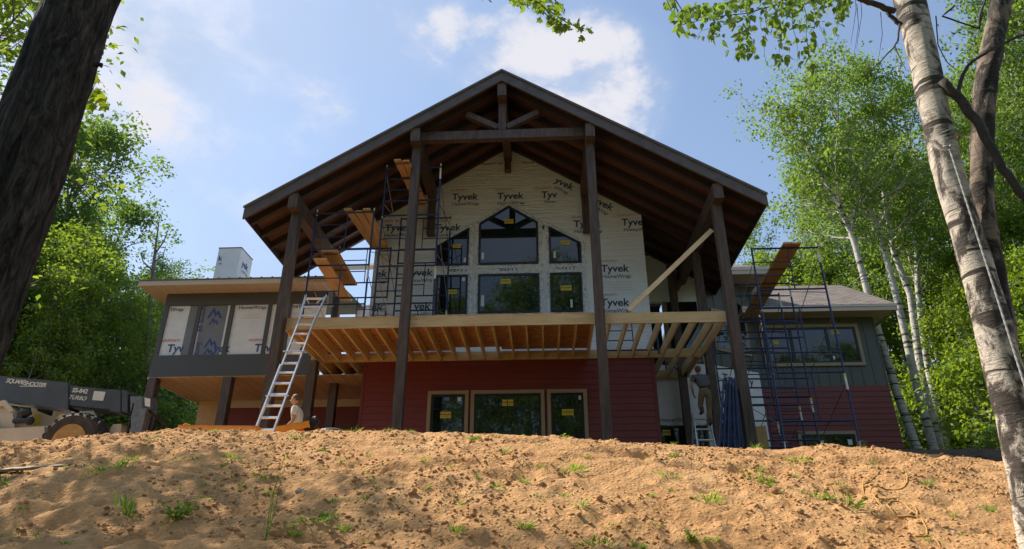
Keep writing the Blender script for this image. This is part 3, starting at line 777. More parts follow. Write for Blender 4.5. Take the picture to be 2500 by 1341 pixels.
# ---- timber deck frame
deck = empty('deck', (RX, 14.2, 4.95)); place(deck, (RX, 14.2, 4.95), house)
tag(deck, 'unfinished timber deck frame')
ZB, ZTp = 4.95, 5.185
MB().box(-5.50, XL + 1.5 - .03, 13.101, 13.139, ZB, ZTp).build('rim_board', LUM_X, deck)
MB().box(XL + 1.5 - .029, 1.20, 13.101, 13.139, ZB + .004, ZTp + .004).build('rim_board', LUM_X, deck)
MB().box(1.201, 3.78, 13.101, 13.139, ZB, ZTp).build('rim_board', LUM_X, deck)
MB().box(-5.50, 3.76, 15.400, 15.438, ZB - .004, ZTp - .03).build('ledger', LUM_X, deck)
x = -5.30
while x < 3.7:
    MB().box(x - .018, x + .018, 13.141, 15.398, ZB + .002, ZTp - .004).build('joist', LUM_Y, deck)
    x += .353
for x in (-5.482, 3.755): MB().box(x - .018, x + .018, 13.141, 15.398, ZB + .001, ZTp - .002).build('rim_board', LUM_Y, deck)
MB().box(-5.46, -2.22, 13.102, 15.385, ZTp + .005, ZTp + .022).box(-2.218, -1.0, 13.102, 15.16, ZTp + .005, ZTp + .022).box(-.998, 1.06, 13.102, 15.36, ZTp + .005, ZTp + .022).build('subfloor', OSB, deck)
MB().box(.35, 1.06, 14.9, 15.0, ZTp + .023, ZTp + .06).build('scrap_board', LUM_X, deck)
# return of the deck round both corners of the gable wall
for x0, x1 in ((-5.66, XL - .02), (XR + .02, 3.72)):
    MB().box(x0, x1, 17.22, 17.258, ZB - .003, ZTp - .01).build('header', LUM_X, deck)
    x = x0 + .22
    while x < x1 - .1:
        MB().box(x - .018, x + .018, 15.445, 17.218, ZB + .003, ZTp - .006).build('joist', LUM_Y, deck); x += .353
    xe = x0 if x0 < 0 else x1
    MB().box(xe - .019, xe + .019, 15.442, 17.22, ZB, ZTp - .003).build('rim_board', LUM_Y, deck)
MB().box(-5.60, XL - .05, 15.6, 17.2, ZTp + .005, ZTp + .022).build('subfloor', OSB, deck)
for x, y in ((-5.55, 15.30), (-5.58, 17.12)): MB().box(x - .10, x + .10, y - .10, y + .10, GZ, ZB - .006).build('post', DARKT, deck)
GALVH = mat_noise('galv', (.42, .43, .44), (.56, .57, .58), (1, 1, 1), 9, .4, .7)
for k in range(20):
    x = -5.30 + .353 * (k + 6.0)
    if x > 3.6: break
    MB().box(x - .021, x + .021, 15.36, 15.399, ZB - .001, ZB + .14).build('joist_hanger', GALVH, deck)
bp, bq = at(1534, 758, 13.24), at(1740, 562, 13.0)
bq = Vector((3.77, 13.19, at(1740, 562, 13.19).z))
br_ = MB().beam(bp, bq, .038, .10, (0, 0, 1)).build('temporary_brace', PINE, house)
tag(br_, 'pale diagonal brace from deck rim up to the right post')

# ---- right-hand back wall, splayed corner and wing
YB = 17.30
MB().box(XR, 4.32, YB, YB + .12, GZ, 5.35).build('back_wall', WRAP2, house)
MB().box(XR, 4.32, YB + .01, YB + .12, 7.15, 8.6).build('back_wall', WRAP, house)
MB().box(XR + .02, 3.30, YB + .45, YB + .47, 5.35, 7.2).build('dark_opening', DARKIN, house)
MB().box(3.30, 3.42, YB - .01, YB + .1, 5.352, 7.148).build('door_post', TRIM, house)
MB().box(3.42, 4.25, YB + .03, YB + .06, 5.36, 7.146).build('sliding_door', GLASS, house)
MB().box(4.25, 4.32, YB - .004, YB + .1, 5.352, 7.148).build('door_tape', FOIL, house)
ang0, ang1 = Vector((4.32, YB, 0)), Vector((5.93, 18.2, 0))
da = (ang1 - ang0); La = da.length; ea = da / La; na = Vector((ea.y, -ea.x, 0))
def apt(s_, z, o=0.0): return Vector((*(ang0 + ea * s_ + na * o)[:2], z))
def aslab(s0, s1, z0, z1, o0, o1):
    v = [apt(s_, z, o) for z in (z0, z1) for o in (o0, o1) for s_ in (s0, s1)]
    return MB().add(v, [(0, 1, 3, 2), (4, 6, 7, 5), (0, 4, 5, 1), (2, 3, 7, 6), (0, 2, 6, 4), (1, 5, 7, 3)])
sw = aslab(0.0, La, 5.352, 8.0, -.1, 0).build('splayed_wall', GREYS, house)
aslab(0.0, La - .01, GZ, 5.350, -.1, .002).build('splayed_wrap', WRAP2, house)
for k in range(5): aslab(.16 + k * .36, .19 + k * .36, 5.36, 7.9, .001, .014).build('batten', GREYS, sw)
aslab(.35, 1.62, 5.78, 7.0, .015, .05).build('window_trim', TRIM, sw); aslab(.44, 1.53, 5.87, 6.91, .051, .06).build('window_pane', GLASS, sw)
def vslab(s0, s1, z, sc, word):
    p = apt((s0 + s1) / 2, z, .008); m_ = Matrix((( ea.x, 0, na.x, p.x), (ea.y, 0, na.y, p.y), (0, 1, 0, p.z), (0, 0, 0, 1)))
    return MB().text(word, m_, sc, bold=.02)
vslab(1.2, 1.6, 4.95, .3, 'Ty').build('printed_word', INK, house); vslab(.5, .9, 4.95, .3, 'Tyv').build('printed_word', INK, house)
vslab(.2, .4, 4.6, .13, 'Wrap').build('printed_word', INK, house); vslab(1.2, 1.6, 3.6, .3, 'Ty').build('printed_word', INK, house)
bk, bkr = MB(), MB()
for u, v, w_, s_, r_ in ((1650, 897, 'Tyvek', 'HomeWrap', 1), (1735, 908, 'ek', 'Wrap', 0), (1640, 1004, '', 'HomeWrap', 0)): stamp((bk, bkr), u, v, YB - .005, w_, s_, r_)
bk.build('printed_word', INK, house); bkr.build('red_stamp', INKR, house)
window(sq(2.76, 4.10, 2.75, 3.72), YB, .06, house, tape=.07, sticker=[(3.08, 3.55, .20, .14, STICK), (2.98, 3.05, .18, .3, STICKW)], mull=[3.5], label='lower window behind the stepladder')

YG = 18.2
ww = MB().box(5.93, 9.33, YG, YG + .15, 4.952, 7.06)
for k in range(12): ww.box(6.02 + k * .30 - .016, 6.02 + k * .30 + .016, YG - .014, YG - .0005, 4.96, 7.05)
ww = ww.build('wing_wall', GREYS, house); tag(ww, 'grey board and batten wall of the right wing')
wl = siding(5.93, 9.33, GZ, 4.95, YG, .152).box(5.931, 9.329, YG + .001, YG + .15, GZ, 4.949).build('wing_lower_wall', RED, house)
MB().box(9.18, 9.335, YG + .152, 24, GZ, 7.05).build('wing_side_wall', GREYS, house)
window(sq(6.20, 8.75, 5.60, 6.64), YG, .055, house, trim=.09, mull=[6.95, 7.95], sticker=[(8.20, 6.50, .22, .12, STICK), (6.50, 6.22, .18, .1, STICK), (8.0, 5.75, .1, .1, STICKW)], label='wide three part window of the right wing')
window(sq(6.74, 8.13, 2.6, 3.64), YG, .055, house, trim=.085, mull=[7.45], sticker=[(7.25, 3.42, .1, .14, STICKW), (7.98, 3.44, .11, .14, STICKW)])
# wing roof
E0, E1 = 5.55, 9.76
zr = at(2052, 696, 20.2).z; xr_ = at(2052, 696, 20.2).x; xl_ = at(1890, 698, 20.2).x
ZE = at(2187, 741, 17.58).z
wr = MB()
A = [Vector((E0, 17.58, ZE)), Vector((E1, 17.58, ZE)), Vector((xr_, 20.2, zr)), Vector((E0, 20.2, zr))]
B = [Vector((E1, 17.58, ZE)), Vector((E1, 23.2, ZE)), Vector((xr_, 20.2, zr))]
d_ = Vector((0, 0, .03))
for P in (A, B):
    n = len(P); wr.add([q for q in P] + [q - d_ for q in P], [tuple(range(n)), tuple(range(2 * n - 1, n - 1, -1))] + [(i, i + n, (i + 1) % n + n, (i + 1) % n) for i in range(n)])
wr = wr.build('wing_roof', SHING, house); tag(wr, 'grey shingled roof of the right wing')
fz = ZE - .035
MB().box(E0, E1 - .002, 17.585, 17.62, fz - .15, fz).build('wing_fascia', TRIMP, wr)
MB().box(E1 - .036, E1 - .003, 17.622, 23, fz - .15, fz - .002).build('wing_fascia', TRIMP, wr)
MB().box(E0, E1 - .004, 17.565, 17.584, fz - .035, fz + .012).build('drip_edge', DRIP, wr)
MB().box(E0, E1 - .04, 17.622, YG - .016, fz - .125, fz - .10).build('wing_soffit', SOFF, wr)
MB().box(9.337, E1 - .04, YG - .014, 23, fz - .125, fz - .10).build('wing_soffit', SOFF, wr)
# upper roof between the gable and the wing
UX, UY = at(1878, 652, 17.25).x, 17.25; UZ = at(1878, 652, 17.25).z
ur = MB()
Q = [Vector((4.6, UY, UZ)), Vector((UX, UY, UZ)), Vector((4.95, 19.4, UZ + 1.25)), Vector((4.6, 19.4, UZ + 1.25))]
Q2 = [Vector((UX, UY, UZ)), Vector((UX, 22, UZ)), Vector((4.95, 19.4, UZ + 1.25))]
for P in (Q, Q2):
    n = len(P); ur.add([q for q in P] + [q - d_ for q in P], [tuple(range(n)), tuple(range(2 * n - 1, n - 1, -1))] + [(i, i + n, (i + 1) % n + n, (i + 1) % n) for i in range(n)])
ur = ur.build('upper_roof', SHING, house)
MB().box(4.6, UX - .002, UY + .004, UY + .04, UZ - .20, UZ - .034).build('fascia', TRIMP, ur)
MB().box(4.6, UX + .015, UY - .012, UY + .003, UZ - .08, UZ + .015).build('drip_edge', DRIP, ur)
MB().box(4.9, UX - .02, UY + .042, 18.18, UZ - .19, UZ - .165).build('soffit', SOFF, ur)
MB().box(UX - .04, UX - .004, UY + .042, 21.8, UZ - .2, UZ - .036).build('fascia', TRIMP, ur)
MB().box(4.34, UX - .3, 18.185, 18.30, ZE - .2, UZ - .16).build('upper_wall', GREYS, house)

# ---- back wall seen between porch and gable wall on the left
MB().box(-5.72, XL + .02, 18.9, 19.0, 4.95, 7.9).build('back_wall', WRAP2, house)
hb = MB().box(-5.2, XL + .0, 18.84, 18.898, 7.25, 7.72).box(-5.2, -4.95, 18.85, 18.899, 6.2, 7.248).build('bare_sheathing', PLYB, house)
MB().box(-4.95, -4.45, 18.86, 18.897, 5.7, 6.45).build('dark_opening', DARKIN, house)
MB().box(-4.95, -4.6, 18.83, 18.838, 7.30, 7.55).build('dark_opening', DARKIN, house)
bz = at(840, 650, 18.3).z
MB().add([(-6.2, 18.3, bz), (-4.2, 18.3, bz), (-4.2, 20.6, bz + 1.3), (-4.75, 20.6, bz + 1.3)], [(0, 1, 2, 3)]).build('back_roof', SHING, house)
MB().box(-6.2, -4.2, 18.28, 18.299, bz - .14, bz - .002).build('fascia', DRIP, house)
MB().box(-5.98, -5.80, 17.4, 17.58, 4.95, 7.55).build('post', DARKT, house)

# ---- raised porch wing on the left
PY = 16.30; PL, PR = -10.22, -5.78
pw = MB().box(PL, PR, PY, PY + .14, 4.92, 5.49).box(PL, PR, PY, PY + .14, 6.90, 7.34).build('porch_wall', GREYD, house)
tag(pw, 'raised porch wall, dark grey bands above and below wrapped openings')
MB().box(PL, PL + .10, PY + .141, 19.0, 4.92, 7.33).build('porch_side_wall', GREYD, house)
pn = MB().box(PL + .02, PR - .001, PY + .05, PY + .06, 5.488, 6.902).build('wrap_panel', WRAP2, pw)
def PXu(u, v=800): return at(u, v, PY).x
MB().box(at(464, 745, PY).x, at(484, 745, PY).x + .03, PY + .043, PY + .049, 5.491, 6.898).build('grey_underlay', GREYWRAP, pw)
MB().box(at(497, 745, PY).x, at(556, 745, PY).x, PY + .043, PY + .0495, 5.491, 6.898).build('grey_underlay', GREYWRAP, pw)
for u0, u1 in ((404, 415), (484, 493), (563, 573), (655, 664), (700, 712)):
    xa, xb = at(u0, 745, PY).x, at(u1, 745, PY).x
    if u0 == 404: xa, xb = PL, PL + .12
    MB().box(xa, xb, PY + .004, PY + .052, 5.492, 6.898).build('porch_post', GREYD, pw)
pi_, pb, pr_, pf = MB(), MB(), MB(), MB(); PP = PY + .0415
for u, v, w_, s_, r_ in ((428, 850, 'Tyv', 'Hom', 1), (541, 850, 'yek', '', 0), (641, 849, 'Tyv', 'Hom', 1), (745, 849, 'ek', 'Wrap', 0)): stamp((pi_, pr_), u, v, PP, w_, s_, r_, sc=.30)
pi_.text('Wrap.', facing(at(432, 760, PP)), .155, bold=.008, shear=.05); pi_.text('HomeWrap.', facing(at(617, 755, PP)), .155, bold=.008, shear=.05); pi_.text('HomeWrap.', facing(at(728, 752, PP)), .155, bold=.008, shear=.05)
for u, v in ((614, 770), (728, 767)):
    for k in range(2): pf.text('see installation guidelines', facing(at(u, v + 7 * k, PP)), .05)
pb.text('Summit 60', facing(at(490, 775, PP), -math.pi / 2), .19, bold=.02, shear=.1); pb.text('Summit', facing(at(477, 860, PP), -math.pi / 2), .19, bold=.02, shear=.1)
def peaks(mb, c, s_):
    """mountain outline printed beside the words"""
    pts = [(-.5, -.35), (-.12, .42), (.10, .02), (.22, .22), (.55, -.35), (.36, -.35), (.20, -.05), (.05, -.28), (-.12, .12), (-.34, -.35)]
    v = [c + Vector((x_ * s_, 0, z_ * s_)) for x_, z_ in pts]; mb.add(v, [tuple(range(len(v)))])
peaks(pb, at(525, 765, PP), .40); peaks(pb, at(522, 785, PP), .26); peaks(pb, at(515, 838, PP), .36); peaks(pb, at(509, 858, PP), .26)
pi_.build('printed_word', INKB, pw); pb.build('printed_word', INKB, pw); pr_.build('red_stamp', INKR, pw); pf.build('fine_print', INKF, pw)
# porch roof: low metal roof with overhang
fz0 = at(345, 684, 15.7).z; FX0 = at(340, 684, 15.7).x
prf = MB().add([(FX0, 15.68, fz0), (-5.5, 15.68, fz0), (-5.5, 19.6, fz0 + .50), (FX0, 19.6, fz0 + .50), (FX0, 15.68, fz0 - .03), (-5.5, 15.68, fz0 - .03), (-5.5, 19.6, fz0 + .47), (FX0, 19.6, fz0 + .47)],
               [(0, 1, 2, 3), (7, 6, 5, 4), (0, 4, 5, 1), (1, 5, 6, 2), (2, 6, 7, 3), (3, 7, 4, 0)])
for k in range(18):
    x = FX0 + .12 + k * .29
    if x < -5.55: prf.beam((x, 15.69, fz0 + .012), (x, 19.58, fz0 + .51), .03, .03)
prf = prf.build('porch_roof', ROOFD, house); tag(prf, 'low ribbed metal roof over the porch')
MB().box(FX0 + .004, -5.5, 15.7, 15.735, fz0 - .165, fz0 - .032).build('fascia', TRIMP, prf)
MB().box(FX0 + .005, FX0 + .04, 15.737, 19.5, fz0 - .165, fz0 - .034).build('fascia', TRIMP, prf)
MB().box(FX0 + .042, -5.52, 15.737, PY - .002, fz0 - .155, fz0 - .13).build('soffit', SOFF, prf)
MB().box(FX0 + .042, PL - .002, PY + .0, 19.4, fz0 - .155, fz0 - .131).build('soffit', SOFF, prf)
# underside, posts and lower walls of the porch
MB().box(PL + .02, XL - .02, PY + .02, 18.88, 4.895, 4.918).build('porch_ceiling', PORCHC, house)
MB().box(PL - .02, PL + .018, PY + .02, 18.88, 4.86, 4.918).build('ceiling_edge', DRIP, house)
for x in (-10.10, -8.12): MB().box(x - .11, x + .11, PY + .01, PY + .23, GZ, 4.893).build('porch_post', DARKT, house)
MB().box(-10.0, -9.35, 18.7, 18.86, GZ, 4.893).build('plywood_wall', PLYB, house)
MB().box(-9.349, XL, 18.72, 18.87, GZ, 4.80).build('lower_back_wall', RED, house)
MB().box(-9.349, XL, 18.70, 18.719, 4.68, 4.89).build('back_trim', TRIMP, house)
# chimney
c0 = at(535, 607, 18.0); c1 = at(581, 603, 18.0); cb = Vector((0, 18.75, 0))
xk = at(609, 640, 18.7).x
chz = c0.z
ch = MB().box(c0.x, c1.x + .12, 18.0, 18.85, 7.6, chz).build('chimney', CHWRAP, house); tag(ch, 'square chimney sheathed in white wrap')
MB().box(c0.x - .01, c1.x + .13, 17.99, 18.86, chz, chz + .03).build('chimney_cap', FASC, ch)
cki = MB(); cki.text('k', facing((c0.x + .10, 17.995, chz - .42)), .24, bold=.022); cki.text('rap', facing((c0.x + .12, 17.995, chz - .55)), .1)
p = Vector((c1.x + .125, 18.42, chz - .50)); mrot = Matrix(((0, 0, 1, p.x), (1, 0, 0, p.y), (0, 1, 0, p.z), (0, 0, 0, 1)))
cki.text('yek', mrot, .30, bold=.022); cki.text('meWrap', mrot @ Matrix.Translation((.05, -.18, 0)), .12)
cki.build('printed_word', INKB, ch)
# ================================================================ scaffolding
BLUE = mat_noise('blue_steel', (.016, .026, .075), (.034, .052, .13), (2, 2, 2), 9, .45, .25, bstr=.15, bdist=.003, c2=(.06, .05, .06))
PINW = mat_noise('white_paint_steel', (.55, .55, .52), (.72, .72, .69), (4, 4, 4), 9, .5, .1, bstr=.1)
PINY = mat_noise('yellow_paint_steel', (.62, .42, .05), (.72, .52, .08), (4, 4, 4), 9, .5, .1, bstr=.1)
GALV = mat_noise('galvanised_rod', (.30, .31, .32), (.50, .51, .52), (2, 2, 2), 12, .4, .8, bstr=.1)
RUST = mat_noise('rusty_rod', (.10, .07, .05), (.20, .15, .12), (3, 3, 3), 10, .7, .3, bstr=.2)
def frame_mesh(x0, x1, Y, z, h, flip=False, white=True, half=False):
    """ladder-type scaffold frame: two legs, top and low bars, an inner upright with rungs on one side"""
    mb = MB(); r = .0215
    zt = z + h - .03; zl = z + h * .28
    mb.tube([(x0, Y, z), (x0, Y, z + h)], r, 8); mb.tube([(x1, Y, z), (x1, Y, z + h)], r, 8)
    mb.tube([(x0, Y, zt), (x1, Y, zt)], r * .95, 8)
    if not half: mb.tube([(x0, Y, zl), (x1, Y, zl)], r * .9, 8)
    else: zl = z + .1; mb.tube([(x0, Y, zl), (x1, Y, zl)], r * .9, 8)
    xi = x0 + (x1 - x0) * .545
    a, b = (x0, xi) if not flip else (xi - (x1 - x0) * .09, x1)
    inner = xi if not flip else a
    mb.tube([(inner, Y, zl), (inner, Y, zt)], r * .62, 6)
    for k in (1, 2):
        zz = zt - (zt - zl) * k / 3; mb.tube([(a, Y, zz), (b, Y, zz)], r * .62, 6)
    mb.cur = 1
    for x in (x0, x1): mb.tube([(x, Y, z + h - .01), (x, Y, z + h + .07)], r * .8, 8)
    if white:
        mb.tube([(x1, Y, z + h * .72), (x1, Y, z + h * .9)], r * 1.06, 8)
        mb.cur = 2; mb.tube([(x1, Y, z + h * .9), (x1, Y, z + h * .955)], r * 1.06, 8)
        mb.cur = 3; mb.tube([(x0, Y + .0, z + h * .965), (x0 + .03, Y - .025, z + h * .965)], .009, 6)
    else:
        mb.cur = 2; mb.tube([(x0, Y, z + h * .93), (x0, Y, z + h * .95)], r * 1.05, 8)
    return mb
FM = [BLUE, PINW, PINY, GALV]
def tower(x0, x1, rows, label, jacks=True):
    """rows: list of (Y, [(base z, height), ...], flip)"""
    Yc = sum(r[0] for r in rows) / len(rows); z0 = min(r[1][0][0] for r in rows)
    t_ = empty('scaffold_tower', ((x0 + x1) / 2, Yc, z0)); tag(t_, label, 'scaffold', 'blue scaffold towers')
    for Y, lifts, flip in rows:
        for i, (z, h) in enumerate(lifts):
            frame_mesh(x0, x1, Y, z, h, flip ^ bool(i % 2 and flip), white=(i % 2 == 0), half=h < 1.1).build('scaffold_frame', FM, t_)
        if jacks:
            mb = MB(); z = lifts[0][0]
            for x in (x0, x1):
                g_ = G(x, Y); mb.tube([(x, Y, g_ + .01), (x, Y, z + .06)], .014, 8); mb.box(x - .07, x + .07, Y - .07, Y + .07, g_ - .01, g_ + .012); mb.tube([(x - .06, Y, z - .01), (x + .06, Y, z - .01)], .012, 6)
            mb.build('base_jack', GALV, t_)
    for (Ya, La_, _), (Yb, Lb_, _) in zip(rows[:-1], rows[1:]):
        for i in range(min(len(La_), len(Lb_))):
            za, ha = La_[i]; zb, hb = Lb_[i]
            for x in (x0 + .012, x1 - .012):
                mb = MB(); mb.tube([(x, Ya, za + ha * .22), (x, Yb, zb + hb * .82)], .0085, 6); mb.tube([(x + .008, Ya, za + ha * .82), (x + .008, Yb, zb + hb * .22)], .0085, 6)
                mb.build('cross_brace', RUST if (i + (x > (x0 + x1) / 2)) % 2 else GALV, t_)
    return t_
DK = 5.212
tower(-5.215, -3.87, [(13.32, [(DK, 1.36), (DK + 1.36, 1.36)], False), (15.18, [(DK, 1.36), (DK + 1.36, 1.36)], True)], 'two lift blue scaffold tower on the deck beside the leftmost post', jacks=False)
tower(-3.66, -2.36, [(13.30, [(DK, 1.30), (DK + 1.3, 1.30), (DK + 2.6, 1.30)], False), (15.16, [(DK, .98), (DK + .98, 1.30), (DK + 2.28, 1.30)], True)], 'tall three lift blue scaffold tower on the deck left of the gable windows', jacks=False)
tower(4.46, 5.83, [(12.9, [(2.46, 1.36), (3.82, 1.36), (5.18, 1.36)], False), (14.75, [(2.46, 1.36), (3.82, 1.36), (5.18, 1.36)], True)], 'blue scaffold tower on the ground in front of the red right wing')
tower(4.46, 5.78, [(15.35, [(2.42, 1.36), (3.78, 1.36), (5.14, 1.36)], True), (16.95, [(2.42, 1.36), (3.78, 1.36), (5.14, 1.36)], False)], 'blue scaffold tower behind the right one, close to the splayed corner')

# planks: given by their near and far edges in the picture and the height they lie at
def planks(nl, nr_, fl, fr_, Z, n, mat, labels, group, thick=.038, name='scaffold_plank', gap=.006, cleat=0):
    a, b, c, d = (atz(*q, Z) for q in (nl, nr_, fl, fr_)); c0_ = (a + b) / 2; c1_ = (c + d) / 2
    wd = ((b - a).length + (d - c).length) / 2 / n
    for i in range(n):
        f_ = (i + .5) / n; p0 = a.lerp(b, f_); p1 = c.lerp(d, f_)
        jig = .05 * math.sin(3.1 * i + Z); dv = (p1 - p0).normalized()
        mb = MB(); mb.beam(p0 + Vector((0, 0, thick / 2)) - dv * (.03 + jig), p1 + Vector((0, 0, thick / 2)) + dv * .02, wd - gap, thick)
        o = mb.build(name, mat); tag(o, labels[i], 'plank', group)
        if cleat:
            cm = MB()
            for k in range(cleat): q = p0.lerp(p1, .03 + .94 * k / max(1, cleat - 1)); cm.beam(q - Vector((wd * .42, 0, .012)), q + Vector((wd * .42, 0, -.012)), .05, .022)
            cm.build('cleat', RUST, o)
G1 = 'wooden planks on the scaffolds'
planks((962, 396), (1000, 393), (1014, 500), (1042, 500), DK + 3.62, 2, PLANK, ['orange brown plank high on the tall scaffold, on its left', 'orange brown plank high on the tall scaffold, by the post'], G1, cleat=4)
planks((840, 516), (908, 516), (908, 606), (948, 606), DK + 2.745, 3, PLYB, ['pale wide plank on top of the two lift scaffold, outer left', 'plank on top of the two lift scaffold, middle of three', 'plank on top of the two lift scaffold, nearest the wrapped wall'], G1, cleat=0)
planks((765, 637), (800, 635), (832, 735), (858, 735), DK + 1.345, 1, PLYB, ['tan plank sloping away at mid height of the two lift scaffold, below the framed platform'], G1)
planks((783, 618), (828, 617), (836, 697), (870, 697), DK + 1.64, 1, PLANK, ['framed plywood platform at mid height of the two lift scaffold'], G1, thick=.05, name='scaffold_platform', cleat=3)
planks((1912, 598), (1956, 596), (1808, 785), (1842, 785), 6.545, 2, PLANK, ['red brown plank across the right scaffold tops, left one', 'red brown plank across the right scaffold tops, right one'], G1, cleat=5)

# frames stacked on edge against the right-hand post
for i in range(7):
    o = frame_mesh(-.50, .50, 0, 0, 1.52, False, white=False).build('spare_scaffold', [BLUE, BLUE, BLUE, BLUE], smooth=False)
    # stand it on edge-on view: its plane along Y, leaning on the post
    o.location = (3.22 + .080 * i, 12.90 + .012 * i, G(3.3, 13.1) + .02)
    o.rotation_euler = (rad(11 - 1.5 * i), 0, rad(74 + (i % 3 - 1) * 1.6))
    tag(o, 'spare blue scaffold frame leaning edge-on against the right post', 'scaffold frame', 'spare frames leaning on the right post')
o = frame_mesh(1.45, 2.72, 15.26, 5.20, .9, False, white=False, half=True).build('spare_scaffold', FM); o.rotation_euler = (rad(-6), 0, 0); o.location.z = 4.98; o.location.y = 15.23
tag(o, 'short blue frame standing behind the open deck joists', 'scaffold frame')
mb = MB().beam((4.30, 13.75, G(4.3, 13.75) - .02), (4.22, 13.55, G(4.2, 13.6) + .92), .30, .03, (0, 1, 0)).build('plywood_offcut', PLYB)
tag(mb, 'tan plywood offcut standing behind the right post', 'plywood')

# ================================================================ ladders
ALU = mat_noise('aluminium', (.60, .59, .57), (.78, .77, .75), (3, 3, 3), 6, .38, .75, bstr=.08)
PLAST = mat_noise('black_plastic', (.015, .015, .016), (.03, .03, .03), (3, 3, 3), 6, .5, bstr=.05)
q0, q1 = at(648, 1046, 11.62), at(772, 717, 13.04)
dl = (q1 - q0).normalized(); q0 = q0 - dl * ((q0.z - G(q0.x, q0.y) - .0) / dl.z)
L = (q1 - q0).length; sx_ = Vector((1, 0.05, 0)).normalized(); nrm = dl.cross(sx_).normalized()
lad = empty('extension_ladder', q0); tag(lad, 'long aluminium ladder leaning on the left end of the deck', 'ladder')
hw = lambda f: .165 + .055 * max(0, 1 - f / .16) + .075 * max(0, (f - .80) / .20)
for s_ in (-1, 1):
    pts = [q0 + dl * (L * f) + sx_ * (s_ * hw(f)) for f in (0, .05, .16, .35, .52)]
    lo_ = MB()
    for a, b in zip(pts[:-1], pts[1:]): lo_.beam(a, b, .030, .062, nrm)
    lo_.build('rail', ALU, lad)
    pts = [q0 + dl * (L * f) + sx_ * (s_ * (hw(f) - .012)) + nrm * .03 for f in (.30, .52, .80, 1.0)]
    hi_ = MB()
    for a, b in zip(pts[:-1], pts[1:]): hi_.beam(a, b, .028, .055, nrm)
    hi_.build('rail', ALU, lad)
    MB().tube([q0 + dl * (L * .985) + sx_ * (s_ * hw(1)), q0 + dl * (L * .93) + sx_ * (s_ * .08)], .012, 6).build('gusset', ALU, lad)
    MB().beam(q0 + sx_ * (s_ * hw(0)) - dl * .01, q0 + sx_ * (s_ * hw(0)) + dl * .07, .045, .08, nrm).build('rubber_foot', PLAST, lad)
    MB().beam(q1 + sx_ * (s_ * hw(1)) - dl * .03, q1 + sx_ * (s_ * hw(1)) + dl * .035, .04, .07, nrm).build('end_cap', PLAST, lad)
nr = int(L / .262)
for k in range(1, nr + 1):
    f = (k * .262 - .08) / L
    if f > .97: break
    c = q0 + dl * (L * f) + (nrm * .03 if f > .5 else Vector((0, 0, 0)))
    MB().beam(c - sx_ * hw(f), c + sx_ * hw(f), .034, .034, nrm).build('rung', ALU, lad)
for f in (.34, .60):
    c = q0 + dl * (L * f) - nrm * .02; MB().beam(c - sx_ * (hw(f) + .05), c + sx_ * (hw(f) + .05), .022, .022, nrm).build('lock_bar', GALV, lad)
# stepladder under the right-hand corner
s0 = Vector((3.58, 15.05, G(3.58, 15.05))); st_ = empty('step_ladder', s0); tag(st_, 'aluminium stepladder under the deck corner with a worker on it', 'ladder')
top = Vector((3.56, 15.45, 3.62)); du = (top - s0)
for s_ in (-1, 1):
    MB().beam(s0 + Vector((s_ * .235, 0, 0)), top + Vector((s_ * .165, 0, 0)), .03, .055, (0, -1, 0)).build('rail', ALU, st_)
    MB().beam(Vector((3.58 + s_ * .235, 16.2, G(3.58, 16.2))), top + Vector((s_ * .16, .06, 0)), .028, .04, (0, -1, 0)).build('rear_rail', ALU, st_)
for k in range(1, 7):
    f = k / 6.6; c = s0 + du * f; w_ = .225 - .07 * f
    MB().box(c.x - w_, c.x + w_, c.y - .05, c.y + .05, c.z - .014, c.z + .014).build('step', ALU, st_)
STEPZ = [(s0 + du * (k / 6.6)) for k in range(1, 7)]
# white stepladder on the deck behind the left scaffold
w0 = Vector((-4.72, 16.0, DK)); ws = empty('white_step_ladder', w0); tag(ws, 'small white stepladder standing on the deck behind the left scaffold', 'ladder')
WHITEP = mat_noise('white_paint', (.62, .58, .52), (.76, .72, .66), (2, 2, 2), 5, .5, bstr=.1)
for s_ in (-1, 1):
    MB().beam(w0 + Vector((s_ * .20, -.15, .01)), w0 + Vector((s_ * .15, .2, 1.15)), .035, .05, (0, -1, 0)).build('rail', WHITEP, ws)
    MB().beam(w0 + Vector((s_ * .20, .60, .01)), w0 + Vector((s_ * .15, .25, 1.13)), .03, .04, (0, -1, 0)).build('rear_rail', WHITEP, ws)
for k in range(1, 5):
    f = k / 4.2; c = w0 + Vector((0, -.15 + .35 * f, 1.15 * f)); w_ = .20 - .05 * f
    MB().box(c.x - w_, c.x + w_, c.y - .07, c.y + .07, c.z - .02, c.z + .015).build('step', WHITEP, ws)

# ================================================================ telehandler
BEIGE = mat_noise('cream_paint', (.52, .44, .34), (.64, .56, .45), (1, 1, 1), 3, .45, bstr=.08, c2=(.42, .34, .25))
BOOMG = mat_noise('boom_grey', (.050, .054, .064), (.078, .083, .097), (1, 1, 1), 3.5, .42, bstr=.08, c2=(.10, .09, .085))
BOOMD = mat_noise('boom_dark', (.018, .017, .018), (.04, .034, .03), (2, 2, 2), 5, .6, bstr=.2, c2=(.11, .05, .03))
RUBBER = mat_noise('tyre_rubber', (.030, .027, .024), (.075, .066, .057), (2, 2, 2), 4, .85, bstr=.3, c2=(.15, .11, .08))
RIMY = mat_noise('rim_yellow', (.30, .17, .06), (.50, .29, .08), (2, 2, 2), 5, .6, bstr=.2, c2=(.22, .14, .08))
STEELG = mat_noise('grey_steel', (.13, .13, .14), (.22, .22, .23), (2, 2, 2), 6, .45, .5, bstr=.15)
WHITEM = mat_noise('white_marking', (.62, .62, .60), (.74, .74, .72), (3, 3, 3), 6, .5, bstr=0)
tb = at(166, 1078, 12.9)
